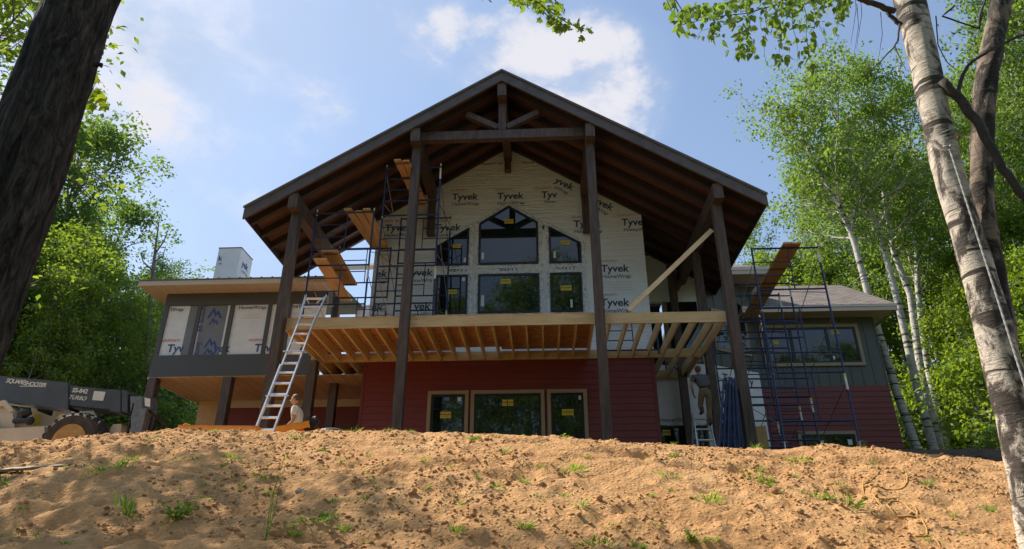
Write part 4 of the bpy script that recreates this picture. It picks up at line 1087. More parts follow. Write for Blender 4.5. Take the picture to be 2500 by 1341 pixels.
tele = empty('telehandler', (tb.x - 1.0, 13.4, G(tb.x, 13))); tag(tele, 'cream telescopic handler with a long dark grey boom parked left of the house', 'telehandler')
def pz(pts, Y): return [(at(u, v, Y).x, at(u, v, Y).z) for u, v in pts]
YBm = 13.15
MB().prism(pz([(-260, 892), (166, 934), (166, 1001), (-260, 943)], YBm), YBm, YBm + .42).build('boom', BOOMG, tele)
bi = MB().prism(pz([(120, 936), (292, 954), (292, 1003), (120, 984)], YBm + .03), YBm + .03, YBm + .39).build('inner_boom', BOOMG, tele)
MB().prism(pz([(-260, 945), (272, 998), (272, 1006), (-260, 953)], YBm + .05), YBm + .06, YBm + .36).build('boom_slide', BOOMD, tele)
MB().prism(pz([(268, 950), (294, 953), (294, 1007), (268, 1004)], YBm - .02), YBm - .02, YBm + .44).build('boom_collar', BOOMG, tele)
MB().prism(pz([(297, 952), (311, 954), (311, 1006), (297, 1005)], YBm - .02), YBm - .02, YBm + .44).build('boom_head', BOOMG, tele)
MB().prism(pz([(311, 962), (325, 964), (325, 1002), (311, 1004)], YBm), YBm + .03, YBm + .36).build('head_pin', BOOMD, tele)
lt = MB()
p = at(62, 934, YBm - .006); sl = rad(-6.5)
lt.text('SQUARE', facing(at(36, 936, YBm - .006), sl), .125, bold=.03, shear=.15, spacing=.85); lt.text('SHOOTER', facing(at(84, 943, YBm - .006), sl), .122, bold=.03, shear=.15, spacing=.85)
a_, b_ = at(48, 943, YBm - .006), at(101, 944, YBm - .006); lt.beam(a_, b_, .002, .014, (0, 0, 1))
lt.build('lettering', WHITEM, tele)
lt = MB(); lt.text('SS-842', facing(at(194, 959, YBm + .022), sl), .125, bold=.035); lt.text('TURBO', facing(at(187, 976, YBm + .022), sl), .118, bold=.02, shear=.3); lt.build('lettering', WHITEM, tele)
MB().prism(pz([(230, 955), (258, 957), (252, 979), (225, 977)], YBm + .022), YBm + .018, YBm + .024).build('white_panel', WHITEM, tele)
# carriage and fork rack
MB().prism(pz([(318, 968), (348, 968), (348, 1000), (333, 1056), (320, 1056)], YBm - .05), YBm - .05, YBm + .5).build('carriage', STEELG, tele)
MB().prism(pz([(349, 966), (369, 968), (369, 1000), (349, 996)], YBm - .1), YBm - .1, YBm + .1).build('tilt_link', BOOMG, tele)
MB().prism(pz([(353, 971), (367, 974), (366, 994), (354, 991)], YBm - .107), YBm - .108, YBm - .102).build('white_panel', WHITEM, tele)
MB().prism(pz([(343, 998), (357, 997), (350, 1032), (343, 1058), (328, 1058), (332, 1040)], YBm - .16), YBm - .16, YBm - .055).build('fork', STEELG, tele)
rk = MB()
for k in range(8):
    x = at(358 + 6 * k, 1010, YBm + .5).x; zt_ = at(360 + 6 * k, 998 + 5.5 * k, YBm + .4).z; rk.box(x, x + .03, YBm - .05 + .09 * k, YBm + .0 + .09 * k, 2.25, zt_)
a_, b_ = at(358, 998, YBm - .03), at(408, 1040, YBm + .68); rk.beam(a_, b_, .04, .04)
rk.beam(Vector((a_.x, a_.y, 2.3)), Vector((b_.x, b_.y, 2.25)), .05, .05)
rk.build('load_rack', BOOMD, tele)
# body
MB().prism(pz([(-260, 1046), (8, 1046), (108, 1041), (112, 1090), (-260, 1100)], 12.98), 12.98, 14.3).build('chassis', BEIGE, tele)
MB().prism(pz([(-260, 985), (14, 985), (30, 1003), (36, 1045), (-260, 1045)], 13.1), 13.1, 14.0).build('engine_cover', BEIGE, tele)
MB().prism(pz([(-6, 985), (16, 978), (38, 1003), (28, 1008), (12, 992), (-6, 996)], 13.08), 13.02, 13.09).build('boom_support', BEIGE, tele)
cf = MB().ring(pz([(78, 983), (142, 992), (134, 1041), (72, 1041)], 13.7), pz([(90, 990), (133, 996), (126, 1017), (90, 1003)], 13.7), 13.7, 13.78).build('cab', BEIGE, tele)
MB().prism(pz([(89, 989), (134, 995), (127, 1018), (89, 1004)], 13.72), 13.735, 13.745).build('cab_window', GLASS, tele)
MB().prism(pz([(84, 1010), (98, 1012), (94, 1035), (82, 1035)], 13.69), 13.68, 13.699).build('yellow_label', STICK, tele)
MB().prism(pz([(142, 990), (150, 990), (152, 1010), (142, 1020)], 13.72), 13.7, 14.3).build('cab_pillar', BEIGE, tele)
bl = MB(); cA, cB = at(34, 1028, 12.95), at(74, 1030, 12.95); bl.lathe(cA, (1, 0, 0), [(.05, 0), (.055, .02), (.055, .28), (.085, .30), (.085, .36), (.04, .40)], 14)
cC = at(52, 1008, 12.98); bl.ball(cC + Vector((.03, .05, .0)), (.15, .10, .09), 12, 8); bl.box(cC.x - .05, cC.x + .06, 12.95, 13.15, cC.z - .17, cC.z)
bl.build('work_lamp', PLAST, tele)
MB().prism(pz([(205, 1006), (232, 1003), (243, 1040), (234, 1041), (226, 1012), (207, 1012)], 13.3), 13.25, 13.35).build('lift_arm', BEIGE, tele)
MB().prism(pz([(266, 1052), (276, 1036), (295, 1035), (296, 1046), (290, 1064), (266, 1066)], 13.2), 13.2, 13.5).build('axle_guard', BEIGE, tele)
MB().prism(pz([(236, 1050), (262, 1044), (290, 1062), (290, 1080), (236, 1080)], 13.3), 13.3, 13.9).build('axle', BOOMD, tele)
def wheel(c, R, w_, side):
    prof = [(R * .56, 0), (R * .60, -.02), (R * .86, -.03), (R * .95, .03), (R * .965, w_ * .5), (R * .95, w_ - .03), (R * .86, w_ + .03), (R * .60, w_ + .02), (R * .56, w_)]
    wh = empty('wheel', c); place(wh, c, tele)
    ty = MB().lathe(c, (0, 1, 0), prof, 48, closed=True)
    for k in range(22):
        for s_, off in ((0, 0), (1, .5)):
            th0 = 2 * math.pi * (k + off) / 22; pts = []
            for j in range(5):
                f = j / 4; yy_ = (w_ * .5 * f + .0 if s_ == 0 else w_ - w_ * .5 * f); th = th0 + .24 * f
                r_ = R * (.93 if j == 0 else .985); pts.append(Vector(c) + Vector((math.cos(th) * r_, yy_, math.sin(th) * r_)))
            for a, b in zip(pts[:-1], pts[1:]):
                rad_ = Vector((a.x - c[0], 0, a.z - c[2])).normalized(); ty.beam(a, b, .045, .05, rad_)
    ty.build('tyre', RUBBER, wh, smooth=False)
    MB().lathe(c, (0, 1, 0), [(R * .58, -.03), (R * .57, -.035), (R * .545, .03), (R * .52, .04), (R * .49, .15), (R * .40, .22), (R * .32, .22), (R * .29, .10), (R * .17, .09), (R * .16, .02), (.02, .01)], 32).build('rim', RIMY, wh, smooth=False)
    bo = MB()
    for k in range(8): th = 2 * math.pi * k / 8; bo.tube([(c[0] + math.cos(th) * R * .21, c[1] + .05, c[2] + math.sin(th) * R * .21), (c[0] + math.cos(th) * R * .21, c[1] + .1, c[2] + math.sin(th) * R * .21)], .016, 6)
    bo.build('wheel_nuts', BOOMD, wh)
cw = at(168, 1079, 12.80); wheel((cw.x, 12.80, cw.z), .60, .36, 1)
wheel((cw.x + .1, 14.0, cw.z - .03), .60, .36, 1); wheel((cw.x - 2.3, 12.85, cw.z), .60, .36, 1)

# ================================================================ small things on the crest
ORNG = mat_noise('orange_paint', (.66, .23, .02), (.80, .33, .04), (2, 2, 2), 4, .45, bstr=.1, c2=(.5, .2, .05))
def channel(p, q, w_, h_, label):
    p, q = Vector(p), Vector(q); d = (q - p).normalized(); s_ = d.cross(Vector((0, 0, 1))).normalized(); mb = MB()
    mb.beam(p, q, w_, .012, (0, 0, 1)); u_ = s_.cross(d)
    for k in (-1, 1): mb.beam(p + s_ * (k * (w_ / 2 - .006)) - u_ * (h_ / 2), q + s_ * (k * (w_ / 2 - .006)) - u_ * (h_ / 2), .012, h_, (0, 0, 1))
    mb.beam(p - u_ * h_ * .5, p - u_ * h_ * .5 + d * .012, w_ - .026, h_ * .9); mb.beam(q - u_ * h_ * .5 - d * .012, q - u_ * h_ * .5, w_ - .026, h_ * .9)
    return tag(mb.build('steel_channel', ORNG), label, 'steel channel', 'orange steel channels on the crest')
channel(at(442, 1041, 10.9), at(632, 1043, 10.75), .16, .09, 'flat orange steel channel lying on the crest left of the long ladder')
channel(at(672, 1046, 10.7), at(755, 1031, 10.85), .20, .10, 'short orange steel channel tilted up in front of the worker')
eh = at(766, 1030, 10.95); en = MB()
en.ball(eh, (.10, .10, .085), 12, 8, lambda q: q * (1 + .16 * math.sin(q.x * 9 + q.z * 7))); en.box(eh.x - .11, eh.x - .03, eh.y - .09, eh.y + .09, eh.z - .16, eh.z + .06); en.tube([eh + Vector((-.08, -.05, .06)), eh + Vector((-.05, -.05, .12))], .014, 6)
for k in range(5): en.tube([eh + Vector((-.06 + .03 * k, -.105, -.05)), eh + Vector((-.06 + .03 * k, -.105, .06))], .008, 6)
tag(en.build('small_engine', BOOMD), 'small black engine at the raised end of the short orange channel', 'engine')
ck = at(455, 1044, 10.85); cl = MB(); cl.tube([ck + Vector((-.10, 0, -.02)), ck + Vector((-.02, -.02, .05)), ck + Vector((.05, 0, .03)), ck + Vector((.09, -.03, -.03))], .022, 8); cl.ball(ck + Vector((-.08, 0, .0)), .04, 10, 7)
tag(cl.build('orange_hook', ORNG), 'orange hook at the left end of the flat channel', 'hook')
lp = at(812, 1050, 11.0)
ld = MB().lathe(lp - Vector((0, 0, .10)), (0, 0, 1), [(.26, 0), (.27, .04), (.25, .075), (.18, .10), (.06, .112), (.01, .114)], 28)
for k in range(8): th = math.pi * k / 4; ld.beam(lp + Vector((math.cos(th) * .08, math.sin(th) * .08, .008)), lp + Vector((math.cos(th) * .22, math.sin(th) * .22, -.018)), .012, .014)
ld = ld.build('round_lid', mat_noise('grey_plastic', (.075, .08, .08), (.12, .125, .12), (2, 2, 2), 5, .45, bstr=.1), smooth=False); tag(ld, 'dark grey round domed lid lying on the crest left of the red wall', 'lid')
# weathered board lying on the bank at far left
b0, b1 = slope_point(-40, 1160), slope_point(172, 1143)
OLDW = mat_timber('weathered_wood', (.13, .085, .05), (.25, .17, .105), (1, 5, 8))
MB_ = MB().beam(b0 + Vector((0, -.02, .035)), b1 + Vector((0, -.02, .03)), .13, .03, (0, -.35, 1)).build('weathered_board', OLDW); tag(MB_, 'weathered grey brown board lying on the bank at the left', 'board')
# pale stones
STONE = mat_noise('pale_stone', (.30, .26, .22), (.46, .41, .36), (3, 3, 3), 5, .8, bstr=.5)
for (u, v, r_), lab in zip(((730, 1200, .045), (2190, 1088, .02)), ('pale angular stone half way up the bank', 'small pale pebble near the right crest')):
    q = slope_point(u, v); sv, sf = lumps([q.x], [q.y], [r_], int(u))
    tag(MB().add(sv.tolist(), sf.tolist()).build('stone', STONE), lab, 'stone')
# yellow extension cord thrown down on the right-hand slope
cord_px = [(2105, 1205), (2112, 1175), (2135, 1160), (2150, 1145), (2190, 1140), (2212, 1155), (2214, 1178), (2200, 1188), (2170, 1190), (2128, 1196), (2124, 1210), (2140, 1228), (2160, 1242), (2178, 1222), (2220, 1225), (2238, 1242), (2240, 1252), (2232, 1262),
           (2212, 1262), (2180, 1258), (2152, 1236), (2148, 1228), (2190, 1215), (2215, 1235), (2240, 1262), (2262, 1295), (2265, 1318), (2245, 1319), (2238, 1318), (2280, 1322), (2300, 1345)]
CORD = mat_noise('yellow_cord', (.48, .27, .07), (.60, .36, .10), (3, 3, 3), 9, .5, bstr=.05)
cp_ = [slope_point(u, v) for u, v in cord_px]; pts = []
for i in range(len(cp_) - 1):
    a, b, c, d = cp_[max(i - 1, 0)], cp_[i], cp_[i + 1], cp_[min(i + 2, len(cp_) - 1)]
    for k in range(6):
        s_ = k / 6; q = .5 * ((2 * b) + (-a + c) * s_ + (2 * a - 5 * b + 4 * c - d) * s_ ** 2 + (-a + 3 * b - 3 * c + d) * s_ ** 3)
        pts.append(Vector((q.x, q.y, G(q.x, q.y) + .006)))
tag(MB().tube(pts, .0065, 6).build('power_cable', CORD, smooth=True), 'yellow extension cord in loose loops on the right part of the bank', 'cord')
# ================================================================ trees
def unit(a): return a / np.maximum(np.linalg.norm(a, axis=-1, keepdims=True), 1e-9)
def leaf_arrays(P, L, rng, droop=.3, wid=.55, shape='diamond', updir=.6):
    """one small blade per point: random heading, tip hanging by droop, face turned up by updir"""
    n = len(P); a = rng.normal(size=(n, 3)); a[:, 2] = a[:, 2] * .6 - droop * 1.6; a = unit(a)
    nn = rng.normal(size=(n, 3)); nn[:, 2] += updir * 2; s_ = unit(np.cross(a, nn)); u_ = np.cross(s_, a)
    L = np.asarray(L).reshape(-1, 1) * np.ones((n, 1))
    if shape == 'diamond':
        prof = [(0, 0, 0), (.45, .5, .06), (1, 0, -.04), (.45, -.5, .06)]; F = [(0, 1, 2, 3)]
    elif shape == 'oval':      # birch: broad base, drawn-out tip, folded on the midrib
        prof = [(0, 0, 0), (.14, .40, .05), (.42, .50, .06), (1.05, 0, -.06), (.42, -.50, .06), (.14, -.40, .05)]; F = [(0, 1, 2, 3), (0, 3, 4, 5)]
    else:                      # maple: five pointed lobes
        prof = [(0, 0, 0), (-.02, .30, .02), (.22, .62, .0), (.36, .38, .04), (.62, .60, -.02), (.66, .26, .03), (1.08, 0, -.06), (.66, -.26, .03), (.62, -.60, -.02), (.36, -.38, .04), (.22, -.62, 0), (-.02, -.30, .02)]
        F = [(0, 1, 2, 3), (0, 3, 4, 5), (0, 5, 6, 7), (0, 7, 8, 9), (0, 9, 10, 11)]
    V = np.stack([P + a * (L * x_) + s_ * (L * y_ * wid * 2 * .5) * (1.0) + u_ * (L * z_) for x_, y_, z_ in prof], 1)
    k = len(prof); FF = np.array(F)[None] + (np.arange(n) * k)[:, None, None]
    return V.reshape(-1, 3), FF.reshape(-1, 4)
def quick_mesh(name, V, F, mat):
    me = bpy.data.meshes.new(name); me.vertices.add(len(V)); me.vertices.foreach_set('co', np.asarray(V, np.float32).ravel())
    F = np.asarray(F, np.int32); k = F.shape[1]
    me.loops.add(F.size); me.loops.foreach_set('vertex_index', F.ravel()); me.polygons.add(len(F))
    me.polygons.foreach_set('loop_start', np.arange(0, F.size, k, dtype=np.int32)); me.polygons.foreach_set('loop_total', np.full(len(F), k, np.int32))
    me.update(calc_edges=True); me.materials.append(mat); return me
def obj_of(name, me, parent=None, loc=(0, 0, 0)):
    o = bpy.data.objects.new(name, me); COL.objects.link(o)
    if parent is not None: o.parent = parent
    o.location = loc; ORIG[o.name] = Vector(loc) + (ORIG[parent.name] if parent is not None else Vector()); return o
def bent(p, d, L, n, rng, wob=.12, sag=0.0):
    pts = [Vector(p)]; d = Vector(d).normalized()
    for k in range(n):
        d = (d + Vector(rng.normal(size=3)) * wob + Vector((0, 0, -sag))).normalized(); pts.append(pts[-1] + d * (L / n))
    return pts
def grow(seed, h, spread, base=.28, limbs=34, sub=5, per=16, leaf=.15, up=.55, shape='round', sig=.22, trunk_r=.13, droop=.3, trunk=None, lmat=None, tmat=None, sag=.02, tuft=3, gap=.0):
    """a tree at the origin: returns (trunk-and-limb mesh, leaf mesh)"""
    r = np.random.default_rng(seed); mb = MB()
    if trunk is None:
        tp_ = [Vector((0, 0, -.15))]; lean = Vector((r.normal() * .03, r.normal() * .03, 1))
        for k in range(1, 11): tp_.append(Vector((lean.x * h * k / 10 + r.normal() * .06, lean.y * h * k / 10 + r.normal() * .06, h * .97 * k / 10)))
    else: tp_ = trunk
    m_ = len(tp_); mb.tube(tp_, [trunk_r * (1 - .88 * (i / (m_ - 1)) ** 1.1) for i in range(m_)], 8)
    cent = []
    def along(f):
        q = f * (m_ - 1); i = min(int(q), m_ - 2); return tp_[i].lerp(tp_[i + 1], q - i)
    for i in range(limbs):
        f = base + (1 - base) * ((i + r.random()) / limbs) ** .9; f = min(f, .99); g = (f - base) / (1 - base)
        if shape == 'round': ln = spread * (math.sin(math.pi * min(1, .22 + .78 * g)) ** .7 * .95 + .12)
        elif shape == 'cone': ln = spread * (1.02 - g) ** .85
        elif shape == 'column': ln = spread * (.75 + .25 * math.sin(9 * g + seed)) * (1 if g < .8 else (1 - g) / .2 + .25)
        else: ln = spread * (.35 + .75 * g if g < .75 else 1.0 - (g - .75) * 1.6)
        ln *= r.uniform(.62, 1.15); az = i * 2.39996 + r.normal() * .3
        el = up + r.normal() * .16 + (.35 * g if shape != 'cone' else -.15)
        d = Vector((math.cos(az) * math.cos(el), math.sin(az) * math.cos(el), math.sin(el)))
        st_ = along(f * (.93 if shape != 'cone' else 1)); pts = bent(st_, d, ln, 5, r, .10, sag)
        rr_ = max(.012, trunk_r * .34 * (1 - .6 * g)); mb.tube(pts, [rr_ * (1 - .16 * k) for k in range(6)], 5, cap=False)
        if r.random() < gap: continue
        for j in range(sub):
            q = .25 + .75 * (j + r.random()) / sub; k = min(int(q * 5), 4); p = pts[k].lerp(pts[k + 1], q * 5 - k)
            dd = (d + Vector(r.normal(size=3)) * .65).normalized(); sl_ = ln * r.uniform(.22, .42) + .15; sp_ = bent(p, dd, sl_, 3, r, .15, sag * 2)
            mb.tube(sp_, [rr_ * .35, rr_ * .28, rr_ * .2, rr_ * .1], 4, cap=False)
            for w_ in range(tuft): cent.append(sp_[1].lerp(sp_[3], r.random()) + Vector(r.normal(size=3)) * .06)
    C_ = np.array([tuple(c) for c in cent]); n = len(C_)
    P = np.repeat(C_, per, 0) + r.normal(size=(n * per, 3)) * np.array([sig, sig, sig * .62]) * r.uniform(.5, 1.25, (n, 1)).repeat(per, 0)
    V, F = leaf_arrays(P, leaf * r.uniform(.7, 1.25, len(P)), r, droop, .62)
    tm = bpy.data.meshes.new('trunk'); tm.from_pydata(mb.v, [], mb.f); tm.materials.append(tmat or GREYBARK); tm.polygons.foreach_set('use_smooth', [True] * len(tm.polygons))
    return tm, quick_mesh('crown', V, F, lmat or LEAFM)
KINDS_ = {
    'maple': grow(11, 15, 3.4, .22, 40, 5, 15, .19, .45, 'round', .30, lmat=LEAFM, tuft=3),
    'maple2': grow(12, 15, 3.0, .16, 42, 5, 14, .19, .35, 'column', .30, lmat=LEAFM, tuft=3),
    'dark': grow(13, 17, 3.0, .25, 44, 5, 14, .18, .5, 'column', .30, lmat=LEAFD, tuft=3),
    'lime': grow(14, 11, 3.0, .14, 36, 5, 13, .19, .25, 'round', .28, lmat=LEAFY, tuft=3, trunk_r=.09),
    'birch': grow(15, 16, 2.6, .34, 38, 5, 14, .13, .75, 'vase', .26, lmat=LEAFB, tmat=BIRCHW, tuft=3, trunk_r=.10, droop=.6),
    'spruce': grow(16, 7, 1.7, .05, 90, 4, 18, .10, -.12, 'cone', .13, lmat=NEEDLE, tuft=3, trunk_r=.07),
    'pole': grow(19, 14, 1.9, .42, 26, 4, 12, .15, .5, 'column', .26, lmat=LEAFM, tuft=3, trunk_r=.075),
    'birchpole': grow(20, 15, 1.7, .52, 24, 4, 12, .12, .7, 'column', .24, lmat=LEAFB, tmat=BIRCHW, tuft=3, trunk_r=.085, droop=.6),
    'bush': grow(17, 3.2, 1.5, .04, 26, 4, 14, .11, .5, 'round', .20, lmat=LEAFD, tuft=3, trunk_r=.03),
    'limebush': grow(18, 3.4, 1.3, .10, 20, 4, 9, .15, .45, 'round', .22, lmat=LEAFY, tuft=3, trunk_r=.03),
}
KH = {'maple': 15, 'maple2': 15, 'dark': 17, 'lime': 11, 'birch': 16, 'spruce': 7, 'bush': 3.2, 'pole': 14, 'birchpole': 15, 'limebush': 3.4}
NAME = {'maple': 'maple_tree', 'maple2': 'maple_tree', 'dark': 'broadleaf_tree', 'lime': 'maple_tree', 'birch': 'birch_tree', 'spruce': 'spruce_tree', 'bush': 'leafy_shrub', 'pole': 'maple_tree', 'birchpole': 'birch_tree', 'limebush': 'leafy_shrub'}
PROTO = {}
trnd = random.Random(8)
def tree(kind, u, vtop, Y, label, group, wide=1.0, X=None, top=None):
    tpnt = at(u, vtop, Y); x = tpnt.x if X is None else X; zt_ = tpnt.z if top is None else top
    g_ = G(x, Y); s_ = (zt_ - g_) / KH[kind] / 1.02
    if kind not in PROTO:
        r_ = empty(NAME[kind], (x, Y, g_)); obj_of('trunk', KINDS_[kind][0], r_); obj_of('crown', KINDS_[kind][1], r_); PROTO[kind] = r_
    else:
        r_ = copy_tree(PROTO[kind]); r_.location = (x, Y, g_)
    r_.scale = (s_ * wide, s_ * wide, s_); r_.rotation_euler = (0, 0, trnd.uniform(0, 6.28)); ORIG[r_.name] = Vector((x, Y, g_))
    tag(r_, label, 'shrub' if 'bush' in kind else 'tree', group); return r_
LW = 'trees of the wood left of the house'; RW = 'trees of the wood right of the house'
ll = 'leafy green tree in the wood left of the house'; ld_ = 'tall dark green tree rising at the back of the left wood'
for kind, u, v, Y, wide in (('dark', 165, 225, 25, 1.0), ('dark', 262, 310, 26, .8), ('dark', 60, 320, 24, 1.0), ('dark', 318, 500, 31, .9), ('dark', -60, 260, 24, 1.0), ('dark', 240, 420, 30, 1.0), ('dark', 395, 660, 34, 1.3), ('dark', 330, 660, 33, 1.3)):
    tree(kind, u, v, Y, ld_, LW, wide)
for kind, u, v, Y, wide in (('maple', 215, 520, 21, 1.05), ('maple2', 110, 560, 19.5, 1.0), ('maple', 25, 500, 20, 1.0), ('maple2', 285, 610, 22.5, .95), ('maple', 350, 690, 24, 1.0), ('maple2', 170, 660, 22.5, .9),
                            ('maple', 60, 700, 22, 1.0), ('maple2', 300, 700, 23.5, .8), ('maple', 415, 640, 27, .8), ('maple2', 460, 668, 31, 1.0), ('birch', 400, 600, 25, .8), ('birch', 290, 560, 21.5, .7), ('maple', 530, 668, 34, 1.0), ('maple2', 240, 640, 19.2, .8), ('maple', -60, 600, 21, 1.0)):
    tree(kind, u, v, Y, ll, LW, wide)
for u, v, Y in ((215, 590, 20.8),):
    tree('lime', u, v, Y, 'yellow green maple in the middle of the left wood', None, .8)
for u, v, Y in ((30, 900, 21), (110, 890, 22), (190, 900, 23), (270, 900, 22.6), (330, 890, 24), (400, 930, 23), (450, 960, 24), (360, 980, 21.5), (-50, 900, 20), (420, 990, 22)):
    tree('bush', u, v, Y, 'green shrub in the undergrowth at the edge of the left wood', 'undergrowth shrubs on the left')
for u, v, Y in ((70, 560, 18.5), (120, 520, 19.2), (165, 600, 18.2), (230, 560, 19.0), (285, 640, 20), (20, 600, 18), (330, 680, 21), (390, 700, 22)):
    tree('pole', u, v, Y, 'slender young tree with a bare lower trunk at the front of the left wood', 'slender trees at the front of the left wood', 1.0)
lr = 'tall leafy tree in the wood behind the right wing'
for kind, u, v, Y, wide in (('birch', 1850, 470, 31, 1.0), ('birch', 1930, 400, 30, 1.0), ('dark', 1990, 520, 29, 1.0), ('maple', 1905, 560, 28, 1.1), ('birch', 2060, 380, 28, .9), ('dark', 2100, 420, 30, 1.2), ('maple', 2010, 600, 26, 1.0),
                            ('dark', 2190, 300, 29, 1.1), ('maple', 2120, 590, 25.5, .9), ('dark', 2290, 330, 27, 1.1), ('maple2', 2230, 620, 25, .9), ('dark', 2380, 300, 26, 1.1), ('dark', 2480, 260, 25, 1.1), ('maple2', 2330, 560, 22, 1.0),
                            ('maple', 2430, 480, 21, 1.0), ('dark', 2560, 200, 24, 1.1), ('birch', 2400, 60, 19, .8), ('birch', 2490, -60, 17, .9), ('birch', 2330, 160, 22, .8), ('maple', 1830, 600, 33, 1.2), ('birch', 2330, -60, 18, .9), ('birch', 2440, -180, 16, .9), ('birch', 2520, -140, 17.5, 1.0), ('dark', 2380, 40, 22, 1.0), ('dark', 2480, 60, 21, 1.0), ('birch', 2270, 180, 24, .9)):
    tree(kind, u, v, Y, lr, RW, wide)
for u, v, Y in ((2130, 330, 22.6), (2205, 300, 23.4), (2262, 330, 22.9), (2062, 430, 25), (1965, 470, 26), (2320, 420, 21.5)):
    tree('birchpole', u, v, Y, 'thin white trunked birch standing behind the four leaning birches', 'thin birches behind the leaning ones', 1.0)
tree('lime', 2478, 560, 15.0, 'yellow green maple at the right edge behind the big birch', None, .8)
tree('lime', 2330, 640, 18.5, 'bright lime maple right of the white birch trunks', None, .8)
tree('lime', 2270, 720, 21.5, 'lime maple glimpsed between the white birch trunks', None, .9)
tree('limebush', 2345, 850, 14.6, 'slim lime green sapling in front of the right wood', None, .9)
tree('limebush', 2260, 900, 22.8, 'small lime shrub between the feet of the white birches', None, .8)
for u, v, Y, lab in ((2395, 860, 15.2, 'young dark spruce right of the white birches, the tallest of its group'), (2330, 980, 22.6, 'small dark spruce close to the feet of the white birches'), (2450, 930, 14.4, 'young spruce partly behind the big birch trunk'), (2500, 900, 15.5, 'young spruce at the right edge')):
    tree('spruce', u, v, Y, lab, 'young spruces right of the house')
for u, v, Y in ((2215, 960, 23), (2300, 1000, 23.5), (2370, 1040, 23), (2430, 1040, 13.6), (2240, 1040, 23), (2480, 1000, 13.8), (2280, 900, 24)):
    tree('bush', u, v, Y, 'green shrub in the undergrowth of the right wood', 'undergrowth shrubs on the right')
for x, y, tz in ((-12, -13, 15), (-6, -12, 13), (-1.5, -13, 14), (3, -13, 15), (7, -12, 13), (11.5, -13, 16), (18, -14, 17), (-18, -13, 15), (-9, -19, 24), (-4.5, -20, 25), (-2.2, -20.5, 28.5), (.9, -20.5, 26.5), (3.6, -21, 25), (9, -19, 22), (14, -19, 21), (-15, -19, 22), (20, -18, 19), (25, -18, 20)):
    tree('dark' if x < 6 else 'maple', 0, 0, y, 'tall tree behind the viewpoint, mirrored in the windows', 'trees mirrored in the windows', 1.0, X=x, top=tz)
# bare dead top above the left wood
sn = MB(); r_ = np.random.default_rng(3)
snp = [at(u, v, 23.0) for u, v in ((352, 1010), (362, 800), (372, 680), (380, 600), (390, 530))]
sn.tube(snp, [.11, .09, .07, .045, .012], 7)
for a, b, c in (((378, 620), (400, 590), (416, 545)), ((372, 660), (350, 640), (340, 610)), ((376, 640), (398, 625), (405, 600))): sn.tube([at(*a, 23), at(*b, 23), at(*c, 23)], [.035, .025, .008], 5)
tag(sn.build('dead_tree', GREYBARK, smooth=True), 'bare dead tree top sticking out of the left wood', 'tree')

# ---- the four white birches beside the right wing
def px_trunk(pts, Y): return [at(u, v, Y) for u, v in pts]
BT = [([(2262, 1128), (2190, 960), (2130, 760), (2085, 590), (2048, 500), (2000, 420), (1955, 330), (1905, 235)], 19.6, 'white birch nearest the wing, leaning farthest left', 31),
      ([(2290, 1128), (2240, 950), (2195, 750), (2150, 575), (2108, 470), (2062, 350), (2025, 235), (2000, 160)], 20.3, 'second white birch from the wing wall', 32),
      ([(2303, 1128), (2250, 920), (2222, 720), (2180, 610), (2158, 480), (2140, 360), (2125, 240), (2110, 145)], 21.0, 'third white birch from the wing wall, bowed in the middle', 33),
      ([(2318, 1128), (2285, 1000), (2255, 840), (2240, 700), (2236, 560), (2238, 420), (2205, 280), (2190, 150)], 21.7, 'rightmost of the four white birches beside the wing', 34)]
for pts, Y, lab, sd in BT:
    P = px_trunk(pts, Y); o0 = Vector((P[0].x, Y, G(P[0].x, Y))); loc = [p - o0 for p in P]; loc[0].z = -.15
    full = []
    for a, b in zip(loc[:-1], loc[1:]): full += [a, a.lerp(b, .5)]
    full.append(loc[-1])
    tm, cm = grow(sd, 1, 2.5, .44, 34, 6, 14, .125, .55, 'column', .24, trunk=full, trunk_r=.135, lmat=LEAFB, tmat=BIRCHW, droop=.6, tuft=3, sag=.05)
    e_ = empty('birch_tree', o0); obj_of('trunk', tm, e_); obj_of('crown', cm, e_); tag(e_, lab, 'tree', 'white birches beside the right wing')

# ---- big twin-stemmed birch in the right foreground
def stem(mb, px, Y, n=28, seed=0, rough=.05, step=5):
    """trunk through (u, v, width in photo pixels) points at depth Y, with a slightly uneven surface"""
    C_ = []; R_ = []
    for u, v, w_ in px:
        p = at(u, v, Y); z = (p - Vector((0, 0, 0))).dot(ray(1250, 670.5).normalized()); C_.append(p); R_.append(w_ * z / FPX / 2 * .84)
    cc, rr_ = [], []
    for i in range(len(C_) - 1):
        for k in range(step): f = k / step; cc.append(C_[i].lerp(C_[i + 1], f)); rr_.append(R_[i] + (R_[i + 1] - R_[i]) * f)
    cc.append(C_[-1]); rr_.append(R_[-1]); b = len(mb.v); mb.tube(cc, rr_, n); m_ = len(cc)
    for i in range(m_):
        for k in range(n):
            v_ = Vector(mb.v[b + i * n + k]); d = v_ - cc[i]; a = k / n * 2 * math.pi
            q = float(fbm(np.array([math.cos(a) * 1.2 + seed]), np.array([math.sin(a) * 1.2 + cc[i].z * 2.2]), .5, 3, .5, seed)[0])
            mb.v[b + i * n + k] = tuple(cc[i] + d * (1 + rough * q))
fb0 = at(2545, 1341, 5.0); bt = empty('birch_tree', (fb0.x, 5.0, G(fb0.x, 5.0))); tag(bt, 'big twin stemmed birch with peeling bark in the right foreground', 'tree')
